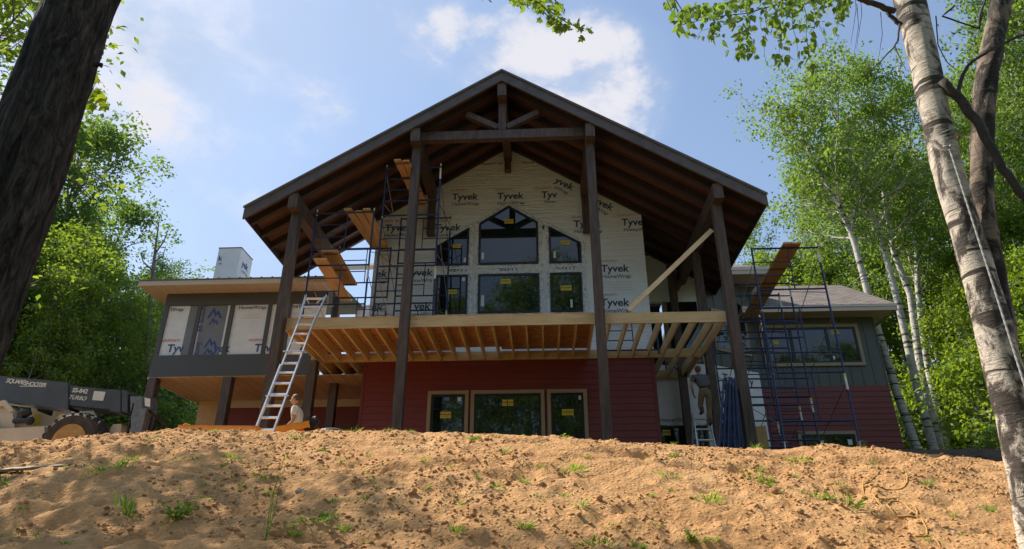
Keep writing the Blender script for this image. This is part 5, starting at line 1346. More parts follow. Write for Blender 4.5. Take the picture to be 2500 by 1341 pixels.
mb = MB(); stem(mb, [(2605, 1620, 150), (2578, 1480, 130), (2546, 1341, 118), (2512, 1150, 110), (2478, 1000, 106), (2450, 900, 98), (2424, 800, 94), (2398, 700, 86), (2370, 605, 82), (2338, 500, 80), (2318, 430, 78), (2303, 370, 77), (2278, 250, 77), (2246, 100, 76), (2220, 0, 80), (2188, -140, 74), (2150, -330, 66), (2120, -520, 60)], 5.0, 32, 1)
mb.build('trunk', BIRCH, bt, smooth=True)
BIRCHD = mat_bark_birch('dark_birch_bark', (.26, .20, .15), (.022, .016, .013), .8, .47)
mb = MB(); stem(mb, [(2470, 980, 50), (2444, 800, 72), (2420, 650, 68), (2398, 520, 62), (2396, 400, 58), (2400, 300, 57), (2404, 230, 58), (2417, 140, 59), (2436, 50, 54), (2446, 0, 52), (2470, -140, 46), (2490, -300, 40)], 5.12, 26, 5, .09)
mb.build('second_stem', BIRCHD, bt, smooth=True)
def limb(pts, Y, r0, r1, name, mat=TWIG, parent=bt, dy=0.0, n=8):
    P = [at(u, v, Y + dy * i / (len(pts) - 1)) for i, (u, v) in enumerate(pts)]; m_ = len(P)
    cc = []
    for i in range(m_ - 1):
        for k in range(4): cc.append(P[i].lerp(P[i + 1], k / 4) + Vector((math.sin(i * 7 + k * 2.3), 0, math.cos(i * 5 + k * 1.9))) * r0 * .22)
    cc.append(P[-1]); k = len(cc)
    return MB().tube(cc, [r0 + (r1 - r0) * i / (k - 1) for i in range(k)], n).build(name, mat, parent, smooth=True)
limb([(2300, 200), (2345, 245), (2390, 305), (2440, 400), (2480, 455), (2520, 510)], 4.86, .042, .028, 'dead_branch')
limb([(2338, 235), (2346, 195), (2362, 160), (2420, 120), (2520, 75)], 4.86, .018, .010, 'dead_branch')
limb([(2182, 28), (2140, 12), (2100, -2), (2050, -25), (1950, -60)], 4.9, .030, .018, 'branch', dy=-.4)
limb([(2200, 62), (2180, 45), (2165, 30)], 4.9, .022, .016, 'branch')
limb([(2196, 60), (2192, 100), (2180, 118), (2140, 160), (2112, 185)], 4.88, .010, .003, 'dead_branch', dy=-.1)
limb([(2184, 112), (2196, 140), (2212, 172)], 4.86, .006, .002, 'dead_branch')
limb([(2330, 15), (2300, 40), (2390, 70), (2400, 30)], 5.05, .010, .006, 'dead_branch')
limb([(2390, 70), (2392, 40), (2405, 0), (2412, -40)], 5.05, .012, .008, 'dead_branch')
limb([(2285, 40), (2290, 110), (2310, 150), (2335, 172)], 4.9, .006, .003, 'dead_branch')
for k, (u, v) in enumerate(((2100, 10), (2086, 0), (2092, 40), (2150, 60))): limb([(u, v - 30), (u + 4, v + 25), (u - 3, v + 70), (u - 9, v + 110)], 4.75, .0035, .0012, 'dead_branch', n=5)
def leaf_set(pixels, Y0, dY, size, rng, shape, droop=1.0, updir=.2, wid=.62):
    P = np.array([tuple(at(u, v, Y0 + dY * rng.random())) for u, v in pixels]); return leaf_arrays(P, size * rng.uniform(.72, 1.2, len(P)), rng, droop, wid, shape, updir)
rl = np.random.default_rng(21)
lowb = np.array([(1640, 85), (1700, 105), (1760, 112), (1780, 158), (1830, 150), (1870, 168), (1920, 170), (1960, 165), (1985, 218), (2005, 205), (2025, 120), (2062, 55), (2080, 20)])
upb = np.array([(1640, 50), (1700, 22), (1760, 18), (1850, -10), (2080, -40)])
pix = []
while len(pix) < 900:
    u = 1650 + 425 * rl.random() ** .85; a = np.interp(u, upb[:, 0], upb[:, 1]); b = np.interp(u, lowb[:, 0], lowb[:, 1]); f = rl.random() ** 1.5
    # leaves hang in strings below the twigs: thin the lower part into separate strands
    if f > .45 and math.sin(u * .21) + math.sin(u * .083 + 1) < -.1: continue
    pix.append((u, a + (b - a) * f - 12))
V, F = leaf_set(pix, 4.25, .75, .074, rl, 'oval'); obj_of('foliage', quick_mesh('foliage', V - np.array(bt.location), F, LEAFB), bt)
tw = MB()
for u0, v0, u1, v1 in ((2080, -20, 1650, 62), (1960, 0, 1985, 200), (1900, 5, 1905, 165), (1850, 15, 1790, 150), (1980, 0, 2020, 120), (1780, 30, 1700, 90), (1930, 0, 1950, 160), (1870, 10, 1868, 160)):
    P = [at(u0 + (u1 - u0) * k / 5 + 4 * math.sin(k * 2 + u0), v0 + (v1 - v0) * k / 5 + 4 * math.cos(k * 3 + u1), 4.6) for k in range(6)]; tw.tube(P, [.008 * (1 - .15 * k) if abs(u1 - u0) > 200 else .0035 * (1 - .14 * k) for k in range(6)], 5)
tw.build('twig', TWIG, bt, smooth=True)
# rope tied round the left stem and hanging down to the right
ROPE = mat_noise('white_rope', (.22, .21, .19), (.36, .35, .32), (3, 3, 3), 60, .8, bstr=.6, bdist=.004)
rc = at(2306, 352, 5.0); rope = MB()
for k in range(3):
    pts = []
    for j in range(33):
        a = 2 * math.pi * j / 32; pts.append(rc + Vector((math.cos(a) * .126, math.sin(a) * .126, -.012 + .016 * k + .045 * math.cos(a + .5 * k))))
    rope.tube(pts, .0065, 6)
ra, rb = at(2318, 362, 4.84), at(2524, 1010, 4.4); n_ = 90
def rp(f): return ra.lerp(rb, f) + Vector((0, 0, -.10 * math.sin(math.pi * f)))
for s_ in range(3):
    rope.tube([rp(j / n_) + Vector((math.cos(j * .9 + s_ * 2.094), math.sin(j * .9 + s_ * 2.094), 0)) * .0042 for j in range(n_ + 1)], .0050, 6)
rope.tube([ra + Vector((-.05, .0, .02)), ra + Vector((-.02, -.02, .0)), ra, ra + Vector((.02, 0, .03))], .011, 6)
tag(rope.build('rope', ROPE, smooth=True), 'white twisted rope tied round the big birch and hanging taut to the right', 'rope')

# ---- dark trunk in the left foreground
mtr = empty('maple_tree', (at(60, 700, 3.2).x, 3.2, G(-3.1, 3.2))); tag(mtr, 'big dark trunk of furrowed bark in the left foreground', 'tree')
mb = MB(); cc = []; Xc, Yc_ = -3.175, 3.26
zb = G(Xc, Yc_) - .1
nr_, ns_ = 150, 72
vs = []
for i in range(nr_ + 1):
    z = zb + (5.8 - zb) * i / nr_; r0 = .212 + .10 * math.exp(-(z - zb) / .35) - .004 * max(0, z - 2)
    cx_ = Xc + .035 * math.sin(z * .8); a = np.arange(ns_) / ns_ * 2 * math.pi
    fur_ = fbm(a / (2 * math.pi) * 26 + .35 * math.sin(z * 1.7), np.full(ns_, z * 1.5), 1.0, 4, .55, 61); seam = fur_ * (0.5 + .5 * np.cos(0 * a))
    low_ = fbm(np.cos(a) * 1.5, np.sin(a) * 1.5 + z * .9, 1.0, 2, .5, 71)
    if True:
        # periodic blend so that the furrows close on themselves
        fur2 = fbm((a / (2 * math.pi) - 1) * 26 + .35 * math.sin(z * 1.7), np.full(ns_, z * 1.5), 1.0, 4, .55, 61); w_ = np.clip((a / (2 * math.pi) - .85) / .15, 0, 1); seam = fur_ * (1 - w_) + fur2 * w_
    R_ = r0 * (1 + .05 * low_) + .016 * seam
    vs += [(cx_ + math.cos(t_) * q, Yc_ + math.sin(t_) * q, z) for t_, q in zip(a, R_)]
fs = [(i * ns_ + k, i * ns_ + (k + 1) % ns_, (i + 1) * ns_ + (k + 1) % ns_, (i + 1) * ns_ + k) for i in range(nr_) for k in range(ns_)]
mb.add(vs, fs).build('trunk', BARK, mtr, smooth=True)
kn = MB(); kp = at(244, 158, 3.2); kn.tube([kp + Vector((-.04, 0, 0)), kp + Vector((.012, 0, .0)), kp + Vector((.014, 0, -.022))], [.02, .012, .008], 6); kn.build('branch_stub', BARK, mtr)
V1, F1 = leaf_set([(rl.uniform(205, 262), rl.uniform(215, 262)) for _ in range(20)] + [(rl.uniform(235, 250), rl.uniform(180, 200)) for _ in range(2)], 3.5, .5, .07, rl, 'maple', .6, .5, .9)
obj_of('foliage', quick_mesh('foliage', V1 - np.array(ORIG[mtr.name]), F1, LEAFY), mtr)
tw = MB(); tw.tube([at(190, 280, 3.5), at(215, 240, 3.6), at(240, 190, 3.7)], [.005, .004, .002], 5); tw.build('twig', TWIG, mtr)
# maple sprays entering from above
def spray(lines, n, jit, Y, size, name, label, mat=LEAFM, seed=1):
    r = np.random.default_rng(seed); pix = []; tot = sum(w_ for *_, w_ in lines)
    for (u0, v0, u1, v1, w_) in lines:
        for _ in range(int(n * w_ / tot)):
            f = r.random(); pix.append((u0 + (u1 - u0) * f + r.normal() * jit, v0 + (v1 - v0) * f + r.normal() * jit * .8))
    V, F = leaf_set(pix, Y, .5, size, r, 'maple', .7, .55, .9); P0 = at(lines[0][0], lines[0][1], Y + .25)
    e_ = empty(name, P0); obj_of('foliage', quick_mesh('foliage', V - np.array(P0), F, mat), e_)
    t_ = MB()
    for (u0, v0, u1, v1, w_) in lines: t_.tube([at(u0, v0 - 25, Y + .25), at((u0 + u1) / 2, (v0 + v1) / 2 - 4, Y + .25), at(u1, v1, Y + .25)], [.008, .005, .002], 5)
    t_.build('twig', TWIG, e_); tag(e_, label, 'branch'); return e_
spray([(1235, -8, 1330, 12, 1.2), (1300, 0, 1345, 52, 1.5), (1340, 52, 1438, 74, 1.2), (1340, -5, 1375, 25, 1.0), (1188, -10, 1196, 2, .1)], 115, 9, 4.4, .068, 'maple_branch', 'maple spray hanging into the picture above the gable peak', seed=2)
spray([(1618, -12, 1640, 25, 1.0), (1640, 5, 1668, 60, 1.0), (1640, 10, 1688, 45, .6)], 26, 10, 4.6, .066, 'maple_branch', 'small maple spray at the tip of the birch foliage', seed=5)
# leafy tree off the upper left edge, whose crown shades the foot of the bank
ot = empty('maple_tree', (-11.3, 8.4, G(-11.3, 8.4))); tm, cm = grow(44, 9.6, 3.3, .40, 40, 5, 10, .15, .35, 'round', .30, lmat=LEAFM, trunk_r=.14, tuft=3)
obj_of('trunk', tm, ot); obj_of('crown', cm, ot); tag(ot, 'yellow green leafy tree at the upper left edge behind the dark trunk', 'tree')

# tall tree outside the left edge that dapples the foot of the bank
tt = empty('maple_tree', (-12.0, 9.2, G(-12.0, 9.2))); tm, cm = grow(45, 16.0, 3.3, .62, 34, 5, 9, .15, .3, 'round', .32, lmat=LEAFM, trunk_r=.16, tuft=3)
obj_of('trunk', tm, tt); obj_of('crown', cm, tt); tag(tt, 'tall tree outside the left edge whose shade dapples the bank', 'tree')
# ================================================================ people
SKIN = mat_noise('skin', (.40, .22, .15), (.50, .29, .20), (4, 4, 4), 5, .55, bstr=.05)
HAIR = mat_noise('brown_hair', (.10, .045, .020), (.17, .085, .040), (9, 9, 2), 9, .6, bstr=.4)
SHIRTC = mat_noise('cream_shirt', (.66, .60, .46), (.76, .70, .57), (3, 3, 3), 4, .8, bstr=.35, bdist=.02)
SHIRTG = mat_noise('grey_shirt', (.085, .09, .105), (.125, .13, .15), (3, 3, 3), 4, .8, bstr=.35, bdist=.02)
KHAKI = mat_noise('khaki_trousers', (.150, .105, .065), (.20, .145, .09), (3, 3, 3), 4, .85, bstr=.4, bdist=.02)
JEANS = mat_noise('work_jeans', (.05, .055, .07), (.09, .095, .12), (3, 3, 3), 6, .85, bstr=.3)
BOOT = mat_noise('brown_boot', (.045, .026, .016), (.08, .05, .032), (3, 3, 3), 6, .6, bstr=.3)
BELT = mat_noise('black_belt', (.012, .012, .013), (.022, .022, .022), (3, 3, 3), 6, .5, bstr=.1)
CAPG = mat_noise('grey_cap', (.10, .10, .105), (.14, .14, .145), (3, 3, 3), 6, .8, bstr=.2)
def skinned(joints, bones, radii, sub=2):
    """grow a smooth limb surface round a skeleton; returns vertices and faces"""
    names = list(joints); me = bpy.data.meshes.new('body_cage'); me.from_pydata([tuple(joints[n]) for n in names], [(names.index(a), names.index(b)) for a, b in bones], [])
    o = bpy.data.objects.new('body_cage', me); COL.objects.link(o); md = o.modifiers.new('skin', 'SKIN'); md.use_smooth_shade = True
    if not me.skin_vertices: raise RuntimeError('no skin layer')
    for i, n in enumerate(names):
        r_ = radii[n]; me.skin_vertices[0].data[i].radius = r_ if isinstance(r_, tuple) else (r_, r_); me.skin_vertices[0].data[i].use_root = (i == 0)
    sb = o.modifiers.new('subsurf', 'SUBSURF'); sb.levels = sub; sb.render_levels = sub
    dg = bpy.context.evaluated_depsgraph_get(); dg.update(); ev = bpy.data.meshes.new_from_object(o.evaluated_get(dg))
    r_ = ([tuple(v.co) for v in ev.vertices], [tuple(p.vertices) for p in ev.polygons]); bpy.data.objects.remove(o); bpy.data.meshes.remove(me); bpy.data.meshes.remove(ev); return r_
def head_geo(mb, c, s_, yaw=0.0, pitch=0.0):
    """skull with jaw, brow, nose, lips, eye sockets and ears; faces -Y before turning"""
    M_ = Matrix.Translation(c) @ Matrix.Rotation(yaw, 4, 'Z') @ Matrix.Rotation(pitch, 4, 'X')
    def shape(q):
        x, y, z = q.x, q.y, q.z
        w_ = 1.0 if z > -.1 else 1 - .34 * min(1, (-.1 - z) / .9)
        x *= w_; f = max(0, -y)
        if y < 0: y *= .92 + .05 * (z < 0)
        if z < -.5: y -= .10 * f
        y -= .30 * math.exp(-((x / .13) ** 2) - ((z + .12) / .15) ** 2) * (f > .3)
        y += .10 * (math.exp(-(((abs(x) - .34) / .16) ** 2) - ((z - .08) / .10) ** 2)) * (f > .3)
        y -= .06 * math.exp(-((x / .5) ** 2) - ((z - .26) / .09) ** 2) * (f > .3)
        y -= .05 * math.exp(-((x / .22) ** 2) - ((z + .50) / .07) ** 2) * (f > .3)
        return Vector((x, y, z))
    t_ = MB(); t_.ball((0, 0, 0), (.073 * s_, .094 * s_, .118 * s_), 28, 22, shape)
    for k in (-1, 1): t_.ball((k * .074 * s_, .012 * s_, -.008 * s_), (.010 * s_, .020 * s_, .032 * s_), 8, 6)
    b = len(mb.v); mb.v += [tuple(M_ @ Vector(v)) for v in t_.v]
    for f in t_.f: mb.f.append([b + i for i in f]); mb.m.append(0)
    return M_
def hand_geo(mb, wrist, tip, palm_n, s_, curl=.5):
    wrist, tip = Vector(wrist), Vector(tip); d = (tip - wrist).normalized(); n = Vector(palm_n); n = (n - d * n.dot(d)).normalized(); w_ = d.cross(n)
    pl = wrist + d * .085 * s_
    mb.ball(wrist + d * .05 * s_, .03 * s_, 10, 7); mb.beam(wrist + d * .0 * s_, pl, .07 * s_, .026 * s_, n)
    for k, (off, L_) in enumerate(((-.031, .068), (-.010, .078), (.011, .072), (.031, .056))):
        p = pl + w_ * off * s_; q = p + (d * math.cos(curl * .7) + n * math.sin(curl * .7)) * L_ * .45 * s_; e = q + (d * math.cos(curl * 1.7) + n * math.sin(curl * 1.7)) * L_ * .55 * s_
        mb.tube([p - d * .02 * s_, p, q, e], [.009 * s_, .0095 * s_, .0085 * s_, .006 * s_], 7)
    p = wrist + d * .03 * s_ - w_ * .032 * s_; q = p - w_ * .03 * s_ + d * .03 * s_ + n * .012 * s_; mb.tube([p, q, q + d * .028 * s_ + n * .014 * s_], [.012 * s_, .0105 * s_, .007 * s_], 7)
def person(root, J, s_, shirt, trouser, label, head_yaw=0, head_pitch=0, cap=None, sleeve=.62, curl=.5):
    e_ = empty('person', root); tag(e_, label, 'person')
    J = {k: Vector(v) for k, v in J.items()}
    R_ = dict(pelvis=(.135 * s_, .10 * s_), waist=(.112 * s_, .078 * s_), chest=(.118 * s_, .072 * s_), neck0=.058 * s_, neck=.052 * s_)
    for k in ('L', 'R'):
        R_.update({'sh' + k: .060 * s_, 'el' + k: .043 * s_, 'wr' + k: .028 * s_, 'hip' + k: .088 * s_, 'kn' + k: .060 * s_, 'an' + k: .042 * s_, 'toe' + k: .034 * s_})
    bones = [('pelvis', 'waist'), ('waist', 'chest'), ('chest', 'neck0'), ('neck0', 'neck')]
    for k in ('L', 'R'): bones += [('chest', 'sh' + k), ('sh' + k, 'el' + k), ('el' + k, 'wr' + k), ('pelvis', 'hip' + k), ('hip' + k, 'kn' + k), ('kn' + k, 'an' + k), ('an' + k, 'toe' + k)]
    order = ['pelvis', 'waist', 'chest', 'neck0', 'neck'] + [a + k for k in ('L', 'R') for a in ('sh', 'el', 'wr', 'hip', 'kn', 'an', 'toe')]
    v, f = skinned({n: J[n] for n in order}, bones, R_)
    body = MB().add(v, f); M_ = head_geo(body, J['head'], s_, head_yaw, head_pitch)
    for k in ('L', 'R'): hand_geo(body, J['wr' + k], J['hand' + k], J.get('palm' + k, Vector((0, 0, -1))), s_, curl)
    bo = body.build('body', SKIN, e_, smooth=True)
    ex = lambda r_, a: (r_[0] + a, r_[1] + a) if isinstance(r_, tuple) else r_ + a
    Js = {n: J[n] for n in ('waist', 'chest', 'neck0')}; Js['pelvis'] = J['pelvis'].lerp(J['waist'], .25)
    Rs = {'waist': (.150 * s_, .112 * s_), 'chest': (.178 * s_, .125 * s_)}; Rs['neck0'] = .062 * s_; Rs['pelvis'] = ex(R_['pelvis'], .018 * s_)
    bs = [('pelvis', 'waist'), ('waist', 'chest'), ('chest', 'neck0')]
    for k in ('L', 'R'): Js['sh' + k] = J['sh' + k]; Js['sl' + k] = J['sh' + k].lerp(J['el' + k], sleeve); Rs['sh' + k] = .086 * s_; Rs['sl' + k] = .068 * s_; bs += [('chest', 'sh' + k), ('sh' + k, 'sl' + k)]
    o_ = ['chest', 'waist', 'pelvis', 'neck0', 'shL', 'slL', 'shR', 'slR']; v, f = skinned({n: Js[n] for n in o_}, bs, Rs); MB().add(v, f).build('shirt', shirt, e_, smooth=True)
    Jt = {n: J[n] for n in ('pelvis', 'hipL', 'hipR', 'knL', 'knR', 'anL', 'anR')}; Jt['belt'] = J['pelvis'].lerp(J['waist'], .35); Rt = {n: ex(R_[n], .020 * s_) for n in Jt if n != 'belt'}; Rt['belt'] = (.140 * s_, .104 * s_)
    bt_ = [('pelvis', 'belt')] + [(a + k, b + k) if a != 'pelvis' else ('pelvis', b + k) for k in ('L', 'R') for a, b in (('pelvis', 'hip'), ('hip', 'kn'), ('kn', 'an'))]
    v, f = skinned({n: Jt[n] for n in ('pelvis', 'belt', 'hipL', 'knL', 'anL', 'hipR', 'knR', 'anR')}, bt_, Rt); MB().add(v, f).build('trousers', trouser, e_, smooth=True)
    bl_ = MB(); ax_ = (J['waist'] - J['pelvis']).normalized(); c = J['pelvis'].lerp(J['waist'], .42)
    bl_.lathe(c, ax_, [(.138 * s_, -.018 * s_), (.148 * s_, -.018 * s_), (.148 * s_, .018 * s_), (.138 * s_, .018 * s_)], 24, closed=True)
    # flatten the belt front to back like the waist
    fw = Vector(J.get('front', (0, -1, 0))).normalized(); bl_.v = [tuple(Vector(q) - fw * ((Vector(q) - c).dot(fw) * .20)) for q in bl_.v]; bl_.build('belt', BELT, e_)
    for k in ('L', 'R'):
        d = (J['toe' + k] - J['an' + k]); fwd = Vector((d.x, d.y, 0)).normalized(); b = MB(); a_ = J['an' + k]; z0 = a_.z - .075 * s_
        b.tube([a_ + Vector((0, 0, .10 * s_)), a_ + Vector((0, 0, .02 * s_)), a_ + Vector((0, 0, -.03 * s_))], [.056 * s_, .056 * s_, .052 * s_], 10)
        b.tube([Vector((a_.x, a_.y, z0 + .04 * s_)) - fwd * .06 * s_, Vector((a_.x, a_.y, z0 + .045 * s_)) + fwd * .05 * s_, Vector((a_.x, a_.y, z0 + .035 * s_)) + fwd * .14 * s_, Vector((a_.x, a_.y, z0 + .028 * s_)) + fwd * .19 * s_], [.040 * s_, .046 * s_, .042 * s_, .022 * s_], 10)
        b.build('boot', BOOT, e_, smooth=True)
    h = MB(); t_ = MB()
    def cut(q): return Vector((q.x, q.y, q.z if q.z > -.35 else -.35))
    t_.ball((0, .014 * s_, .018 * s_), (.080 * s_, .094 * s_, .112 * s_), 22, 16, lambda q: Vector((q.x, q.y if q.y > -.62 or q.z > .62 else -.62, max(q.z, .30 if q.y < -.45 else (-.05 if q.y < .05 else -.5)))))
    h.add([tuple(M_ @ Vector(v)) for v in t_.v], t_.f).build('hair', HAIR, e_, smooth=True)
    if cap:
        t_ = MB(); t_.ball((0, .006 * s_, .045 * s_), (.088 * s_, .104 * s_, .098 * s_), 22, 12, lambda q: Vector((q.x, q.y, max(q.z, -.02))))
        t_.add([(math.sin(a) * .075 * s_, -.085 * s_ - math.cos(a) * .075 * s_, .040 * s_ - .02 * s_ * math.cos(a)) for a in np.linspace(-1.4, 1.4, 9)] + [(math.sin(a) * .078 * s_, -.05 * s_, .05 * s_) for a in np.linspace(-1.2, 1.2, 9)], [(i, i + 1, i + 10, i + 9) for i in range(8)])
        MB().add([tuple(M_ @ Vector(v)) for v in t_.v], t_.f).build('cap', cap, e_, smooth=True)
    return e_
S1 = .87
# worker behind the crest, facing left
hp = at(719, 976, 12.55); gx, gy = hp.x + .07, 12.55; g0 = G(gx, gy); sc1 = (hp.z - g0) / 1.645
def P1(x, y, z): return (gx + x * sc1, gy + y * sc1, g0 + z * sc1)
person(Vector((gx, gy, g0)), dict(
    pelvis=P1(.05, 0, .95), waist=P1(.055, 0, 1.12), chest=P1(.03, 0, 1.33), neck0=P1(.0, 0, 1.46), neck=P1(-.03, 0, 1.53), head=P1(-.065, 0, 1.645),
    shL=P1(.02, -.19, 1.40), elL=P1(.05, -.24, 1.12), wrL=P1(-.13, -.20, .97), handL=P1(-.22, -.18, .93), palmL=(0, 1, 0),
    shR=P1(.0, .19, 1.40), elR=P1(-.03, .25, 1.13), wrR=P1(-.20, .20, 1.0), handR=P1(-.3, .17, .96), palmR=(0, -1, 0), front=(-1, 0, 0),
    hipL=P1(.05, -.09, .90), knL=P1(-.03, -.10, .50), anL=P1(.05, -.11, .085), toeL=P1(-.12, -.12, .04),
    hipR=P1(.05, .09, .90), knR=P1(.0, .10, .50), anR=P1(.12, .11, .085), toeR=P1(-.05, .12, .04)),
    sc1, SHIRTC, JEANS, 'worker in a cream T-shirt with short brown hair, seen in profile behind the crest', head_yaw=-math.pi / 2, head_pitch=.08)
# worker on the stepladder, back turned
f1, f2 = STEPZ[5], STEPZ[4]
hx = at(1697, 908, 15.2); S2 = .90
bx, by = 3.565, 15.02; fz1, fz2 = f2.z + .02, f1.z + .02
zt2 = at(1697, 907, 15.25).z
k2 = (zt2 - fz1) / 1.62
def P2(x, y, z): return (bx + x * k2, by + y * k2, fz1 + z * k2)
person(Vector((bx, by, fz1)), dict(
    pelvis=P2(.05, -.10, .93), waist=P2(.035, -.04, 1.10), chest=P2(-.0, .02, 1.30), neck0=P2(-.02, .06, 1.43), neck=P2(-.02, .10, 1.49), head=P2(-.02, .14, 1.60),
    shL=P2(-.20, .02, 1.37), elL=P2(-.29, -.02, 1.10), wrL=P2(-.22, .16, .90), handL=P2(-.18, .26, .85), palmL=(1, 0, 0),
    shR=P2(.17, .03, 1.38), elR=P2(.24, .15, 1.18), wrR=P2(.12, .34, 1.22), handR=P2(.08, .44, 1.25), palmR=(-1, 0, 0), front=(0, 1, 0),
    hipL=P2(-.05, -.09, .88), knL=P2(-.09, .06, .55), anL=P2(-.075, -.02, .085 + (fz2 - fz1) / k2), toeL=P2(-.09, .13, .04 + (fz2 - fz1) / k2),
    hipR=P2(.14, -.09, .88), knR=P2(.13, .0, .48), anR=P2(.11, -.05, .085), toeR=P2(.12, .11, .04)),
    k2, SHIRTG, KHAKI, 'worker in a grey shirt, khaki trousers and cap climbing the stepladder, back turned', head_yaw=math.pi, head_pitch=-.25, cap=CAPG)

# ================================================================ grass and weeds on the bank
def blade_tuft(seed, n, h, spread, lean=.45, w_=.006):
    r = np.random.default_rng(seed); V = []; F = []
    for i in range(n):
        a = r.uniform(0, 6.283); p = np.array([math.cos(a), math.sin(a), 0]) * spread * r.random() ** .7; L_ = h * r.uniform(.45, 1.1); d = np.array([math.cos(a) * lean * r.uniform(.2, 1.6) + r.normal() * .15, math.sin(a) * lean * r.uniform(.2, 1.6) + r.normal() * .15, 1.0]); d /= np.linalg.norm(d)
        s_ = np.array([-d[1], d[0], 0]) + r.normal(size=3) * .2; s_ /= np.linalg.norm(s_); b = len(V); q = p - np.array([0, 0, .012]); ww = w_ * r.uniform(.6, 1.3)
        for k in range(4):
            V.append(q - s_ * ww * (1 - k * .3)); V.append(q + s_ * ww * (1 - k * .3)); d = d + np.array([math.cos(a), math.sin(a), 0]) * .22 - np.array([0, 0, .16]); d /= np.linalg.norm(d); q = q + d * L_ / 4
        for k in range(3): F.append((b + 2 * k, b + 2 * k + 1, b + 2 * k + 3, b + 2 * k + 2))
    return np.array(V), np.array(F)
TUFT = [quick_mesh('grass_tuft', *blade_tuft(100 + i, n, h, s_, l_), GRASS) for i, (n, h, s_, l_) in enumerate(((46, .13, .05, .5), (30, .10, .06, .8), (64, .12, .10, .6), (22, .16, .03, .35), (90, .10, .14, .8)))]
TUFT.append(quick_mesh('grass_tuft', *blade_tuft(140, 16, .12, .05, .7), DRYG))
grnd = random.Random(17)
def tuft(u, v, size, kind, lab=None, grp='grass tufts on the bank'):
    q = slope_point(u, v); o = bpy.data.objects.new('grass_tuft', TUFT[kind]); COL.objects.link(o); o.location = (q.x, q.y, G(q.x, q.y) + .004); o.scale = (size,) * 3; o.rotation_euler = (grnd.uniform(-.1, .1) + .2, grnd.uniform(-.15, .15), grnd.uniform(0, 6.28))
    tag(o, lab or 'small green grass tuft sprouting from the bare sandy bank', 'grass tuft', grp); return o
TP = [(733, 1062, 1.3, 2), (865, 1048, 1.5, 0), (925, 1052, 1.4, 0), (945, 1045, 1.2, 3), (1160, 1075, 1.3, 0), (1290, 1010, 0, 0), (372, 1068, 1.1, 1), (312, 1096, 1.2, 4), (424, 1118, 1.2, 0), (478, 1126, 1.0, 1), (575, 1112, 1.2, 4), (210, 1142, 1.1, 1), (266, 1162, 1.7, 4), (12, 1180, 1.6, 2),
      (500, 1182, .8, 1), (590, 1178, .9, 1), (652, 1162, 1.1, 4), (812, 1222, 1.2, 1), (890, 1216, .9, 1), (968, 1224, 1.2, 5), (1040, 1132, 1.0, 1), (1232, 1108, 1.2, 3), (1210, 1196, 1.0, 1), (1320, 1146, 1.0, 1), (1400, 1148, 1.3, 4), (1428, 1116, 1.1, 1), (1384, 1210, 1.0, 0), (1280, 1180, .9, 0),
      (1420, 1244, 1.2, 0), (1500, 1278, .9, 1), (1280, 1286, 1.3, 0), (1590, 1208, .9, 1), (1634, 1156, 1.2, 4), (1645, 1110, 1.2, 0), (1730, 1222, 1.4, 2), (1640, 1190, .8, 1), (1855, 1150, 1.1, 3), (1866, 1165, .9, 0), (1920, 1108, 1.1, 0), (1950, 1120, 1.1, 4), (2050, 1190, .9, 1), (2000, 1215, 1.1, 4), (2020, 1222, .9, 1),
      (2262, 1180, 1.1, 0), (2290, 1226, .9, 1), (2410, 1240, 1.1, 0), (2130, 1128, .9, 1), (1508, 1068, 1.2, 1), (1362, 1058, 1.2, 3), (1638, 1080, 1.2, 1), (1842, 1090, 1.4, 0), (2105, 1090, 1.2, 3), (1272, 1052, 1.0, 1), (1000, 1058, .9, 1), (1115, 1298, 1.2, 0), (1040, 1200, .8, 1), (755, 1270, 1.5, 4), (805, 1258, 1.2, 0), (840, 1280, 1.1, 3),
      (100, 1310, 1.2, 1), (20, 1300, 1.1, 0), (60, 1240, .8, 1), (1460, 1322, 1.2, 4), (1600, 1290, .8, 1), (1710, 1320, 1.1, 1), (1560, 1340, 1.1, 0), (1810, 1240, .8, 1), (1900, 1200, .8, 1), (640, 1330, 1.1, 1), (720, 1290, 1.0, 0), (560, 1240, .9, 1), (160, 1330, .9, 1), (900, 1110, .9, 1), (980, 1100, .8, 1), (1100, 1150, .8, 1), (700, 1110, .8, 1), (790, 1090, .9, 1), (640, 1060, 1.0, 1), (520, 1060, .9, 1), (150, 1105, 1.0, 1), (60, 1150, .9, 1)]
for u, v, s_, k in TP:
    if s_ > 0: tuft(u, v, s_, k)
# scattered single sprouts
for i in range(70):
    u = grnd.uniform(20, 2440); v = grnd.uniform(1075, 1335); tuft(u, v, grnd.uniform(.35, .75), grnd.choice([0, 1, 1, 3, 5]), 'tiny sprout of grass between the soil crumbs', 'tiny sprouts on the bank')
# named weeds
def weed(u, v, seed, n, h, spread, leafL, mat, label, lean=(0, 0), cat='weed'):
    r = np.random.default_rng(seed); q = slope_point(u, v); b = Vector((q.x, q.y, G(q.x, q.y))); mb = MB(); P = []
    for i in range(n):
        a = r.uniform(0, 6.28); d = Vector((math.cos(a) * spread + lean[0], math.sin(a) * spread + lean[1], 1)); pts = bent(b - Vector((0, 0, .02)), d, h * r.uniform(.6, 1.1), 4, r, .12, .03); mb.tube(pts, [.0045, .004, .003, .002, .0012], 5)
        for k in range(1, 5):
            for _ in range(3): P.append(tuple(pts[k] + Vector(r.normal(size=3)) * .012))
    V, F = leaf_arrays(np.array(P), leafL * r.uniform(.6, 1.2, len(P)), r, .2, .55, 'oval', .7); e_ = empty('weed_plant', b); mb.build('stem', mat, e_); obj_of('foliage', quick_mesh('foliage', V - np.array(b), F, mat), e_); return tag(e_, label, cat)
weed(425, 1290, 5, 11, .22, .9, .055, LEAFM, 'broad leaved green weed in the shade at the lower left')
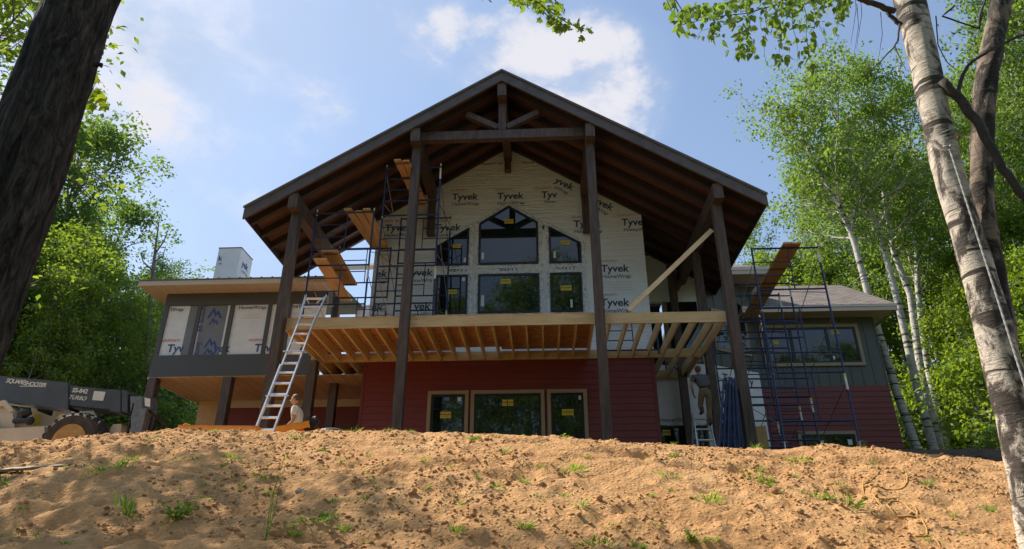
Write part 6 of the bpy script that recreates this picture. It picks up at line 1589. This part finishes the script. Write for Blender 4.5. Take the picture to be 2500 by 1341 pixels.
weed(1380, 1062 - 2, 6, 4, .13, .5, .06, LEAFY, 'small bright leafy seedling on the crest before the red wall')
weed(1275, 1056, 9, 4, .12, .5, .055, LEAFY, 'small leafy seedling on the crest below the lower window')
weed(1690, 1318, 7, 5, .10, .9, .04, LEAFM, 'flat leafy weed near the bottom edge')
weed(645, 1335, 8, 3, .78, .06, .022, GRASS, 'tall thin green weed stalk leaning right in the lower left', lean=(.22, .05))
for u, v, lab in ((322, 1268, 'long dark grass clump leaning right at the lower left'), (1860, 1180, 'thin grass clump beside the pit on the right'), (2075, 1240, 'dark grassy clump right of the yellow cord')):
    q = tuft(u, v, 2.0, 2, lab, None); q.rotation_euler = (.15, .55, .3)
# straw, leaf scraps and bark bits: nobody could count them
rs_ = np.random.default_rng(12); nl = 1500; yy2 = 5.8 + 4.6 * rs_.random(nl); xx2 = rs_.uniform(-1, 1, nl) * (yy2 * .9 + .4); kk = fbm(xx2, yy2, .7, 3, .5, 91) + rs_.uniform(-.3, .3, nl) > .1; xx2, yy2 = xx2[kk], yy2[kk]
P_ = np.stack([xx2, yy2, gz(xx2, yy2) + .008], 1); V, F = leaf_arrays(P_, .018 + .05 * rs_.random(len(P_)) ** 3, rs_, 0.0, .22, 'diamond', 1.2)
lit = obj_of('ground_litter', quick_mesh('ground_litter', V, F, DRYG)); tag(lit, 'scattered straw and leaf scraps on the sandy bank', 'litter', kind='stuff')
# dry twigs lying about
r_ = random.Random(3)
for u, v, du, dv, lab in ((985, 1238, 45, 12, 'dry bent twig lying in the middle of the bank'), (1275, 1135, 30, 10, 'pale dry twig near the crest below the window'), (860, 1338, 60, -6, 'thin dark twig at the bottom edge'), (1150, 1240, 30, -14, 'short dry twig right of the middle'), (2330, 1300, 30, 12, 'short dark twig at the lower right')):
    P = [slope_point(u + du * k / 4 - du / 2, v + dv * k / 4 + 3 * math.sin(k * 2)) for k in range(5)]; P = [Vector((q.x, q.y, G(q.x, q.y) + .012 + .02 * math.sin(k))) for k, q in enumerate(P)]
    tag(MB().tube(P, [.006, .006, .005, .004, .002], 5).build('dry_twig', GREYBARK, smooth=True), lab, 'twig')
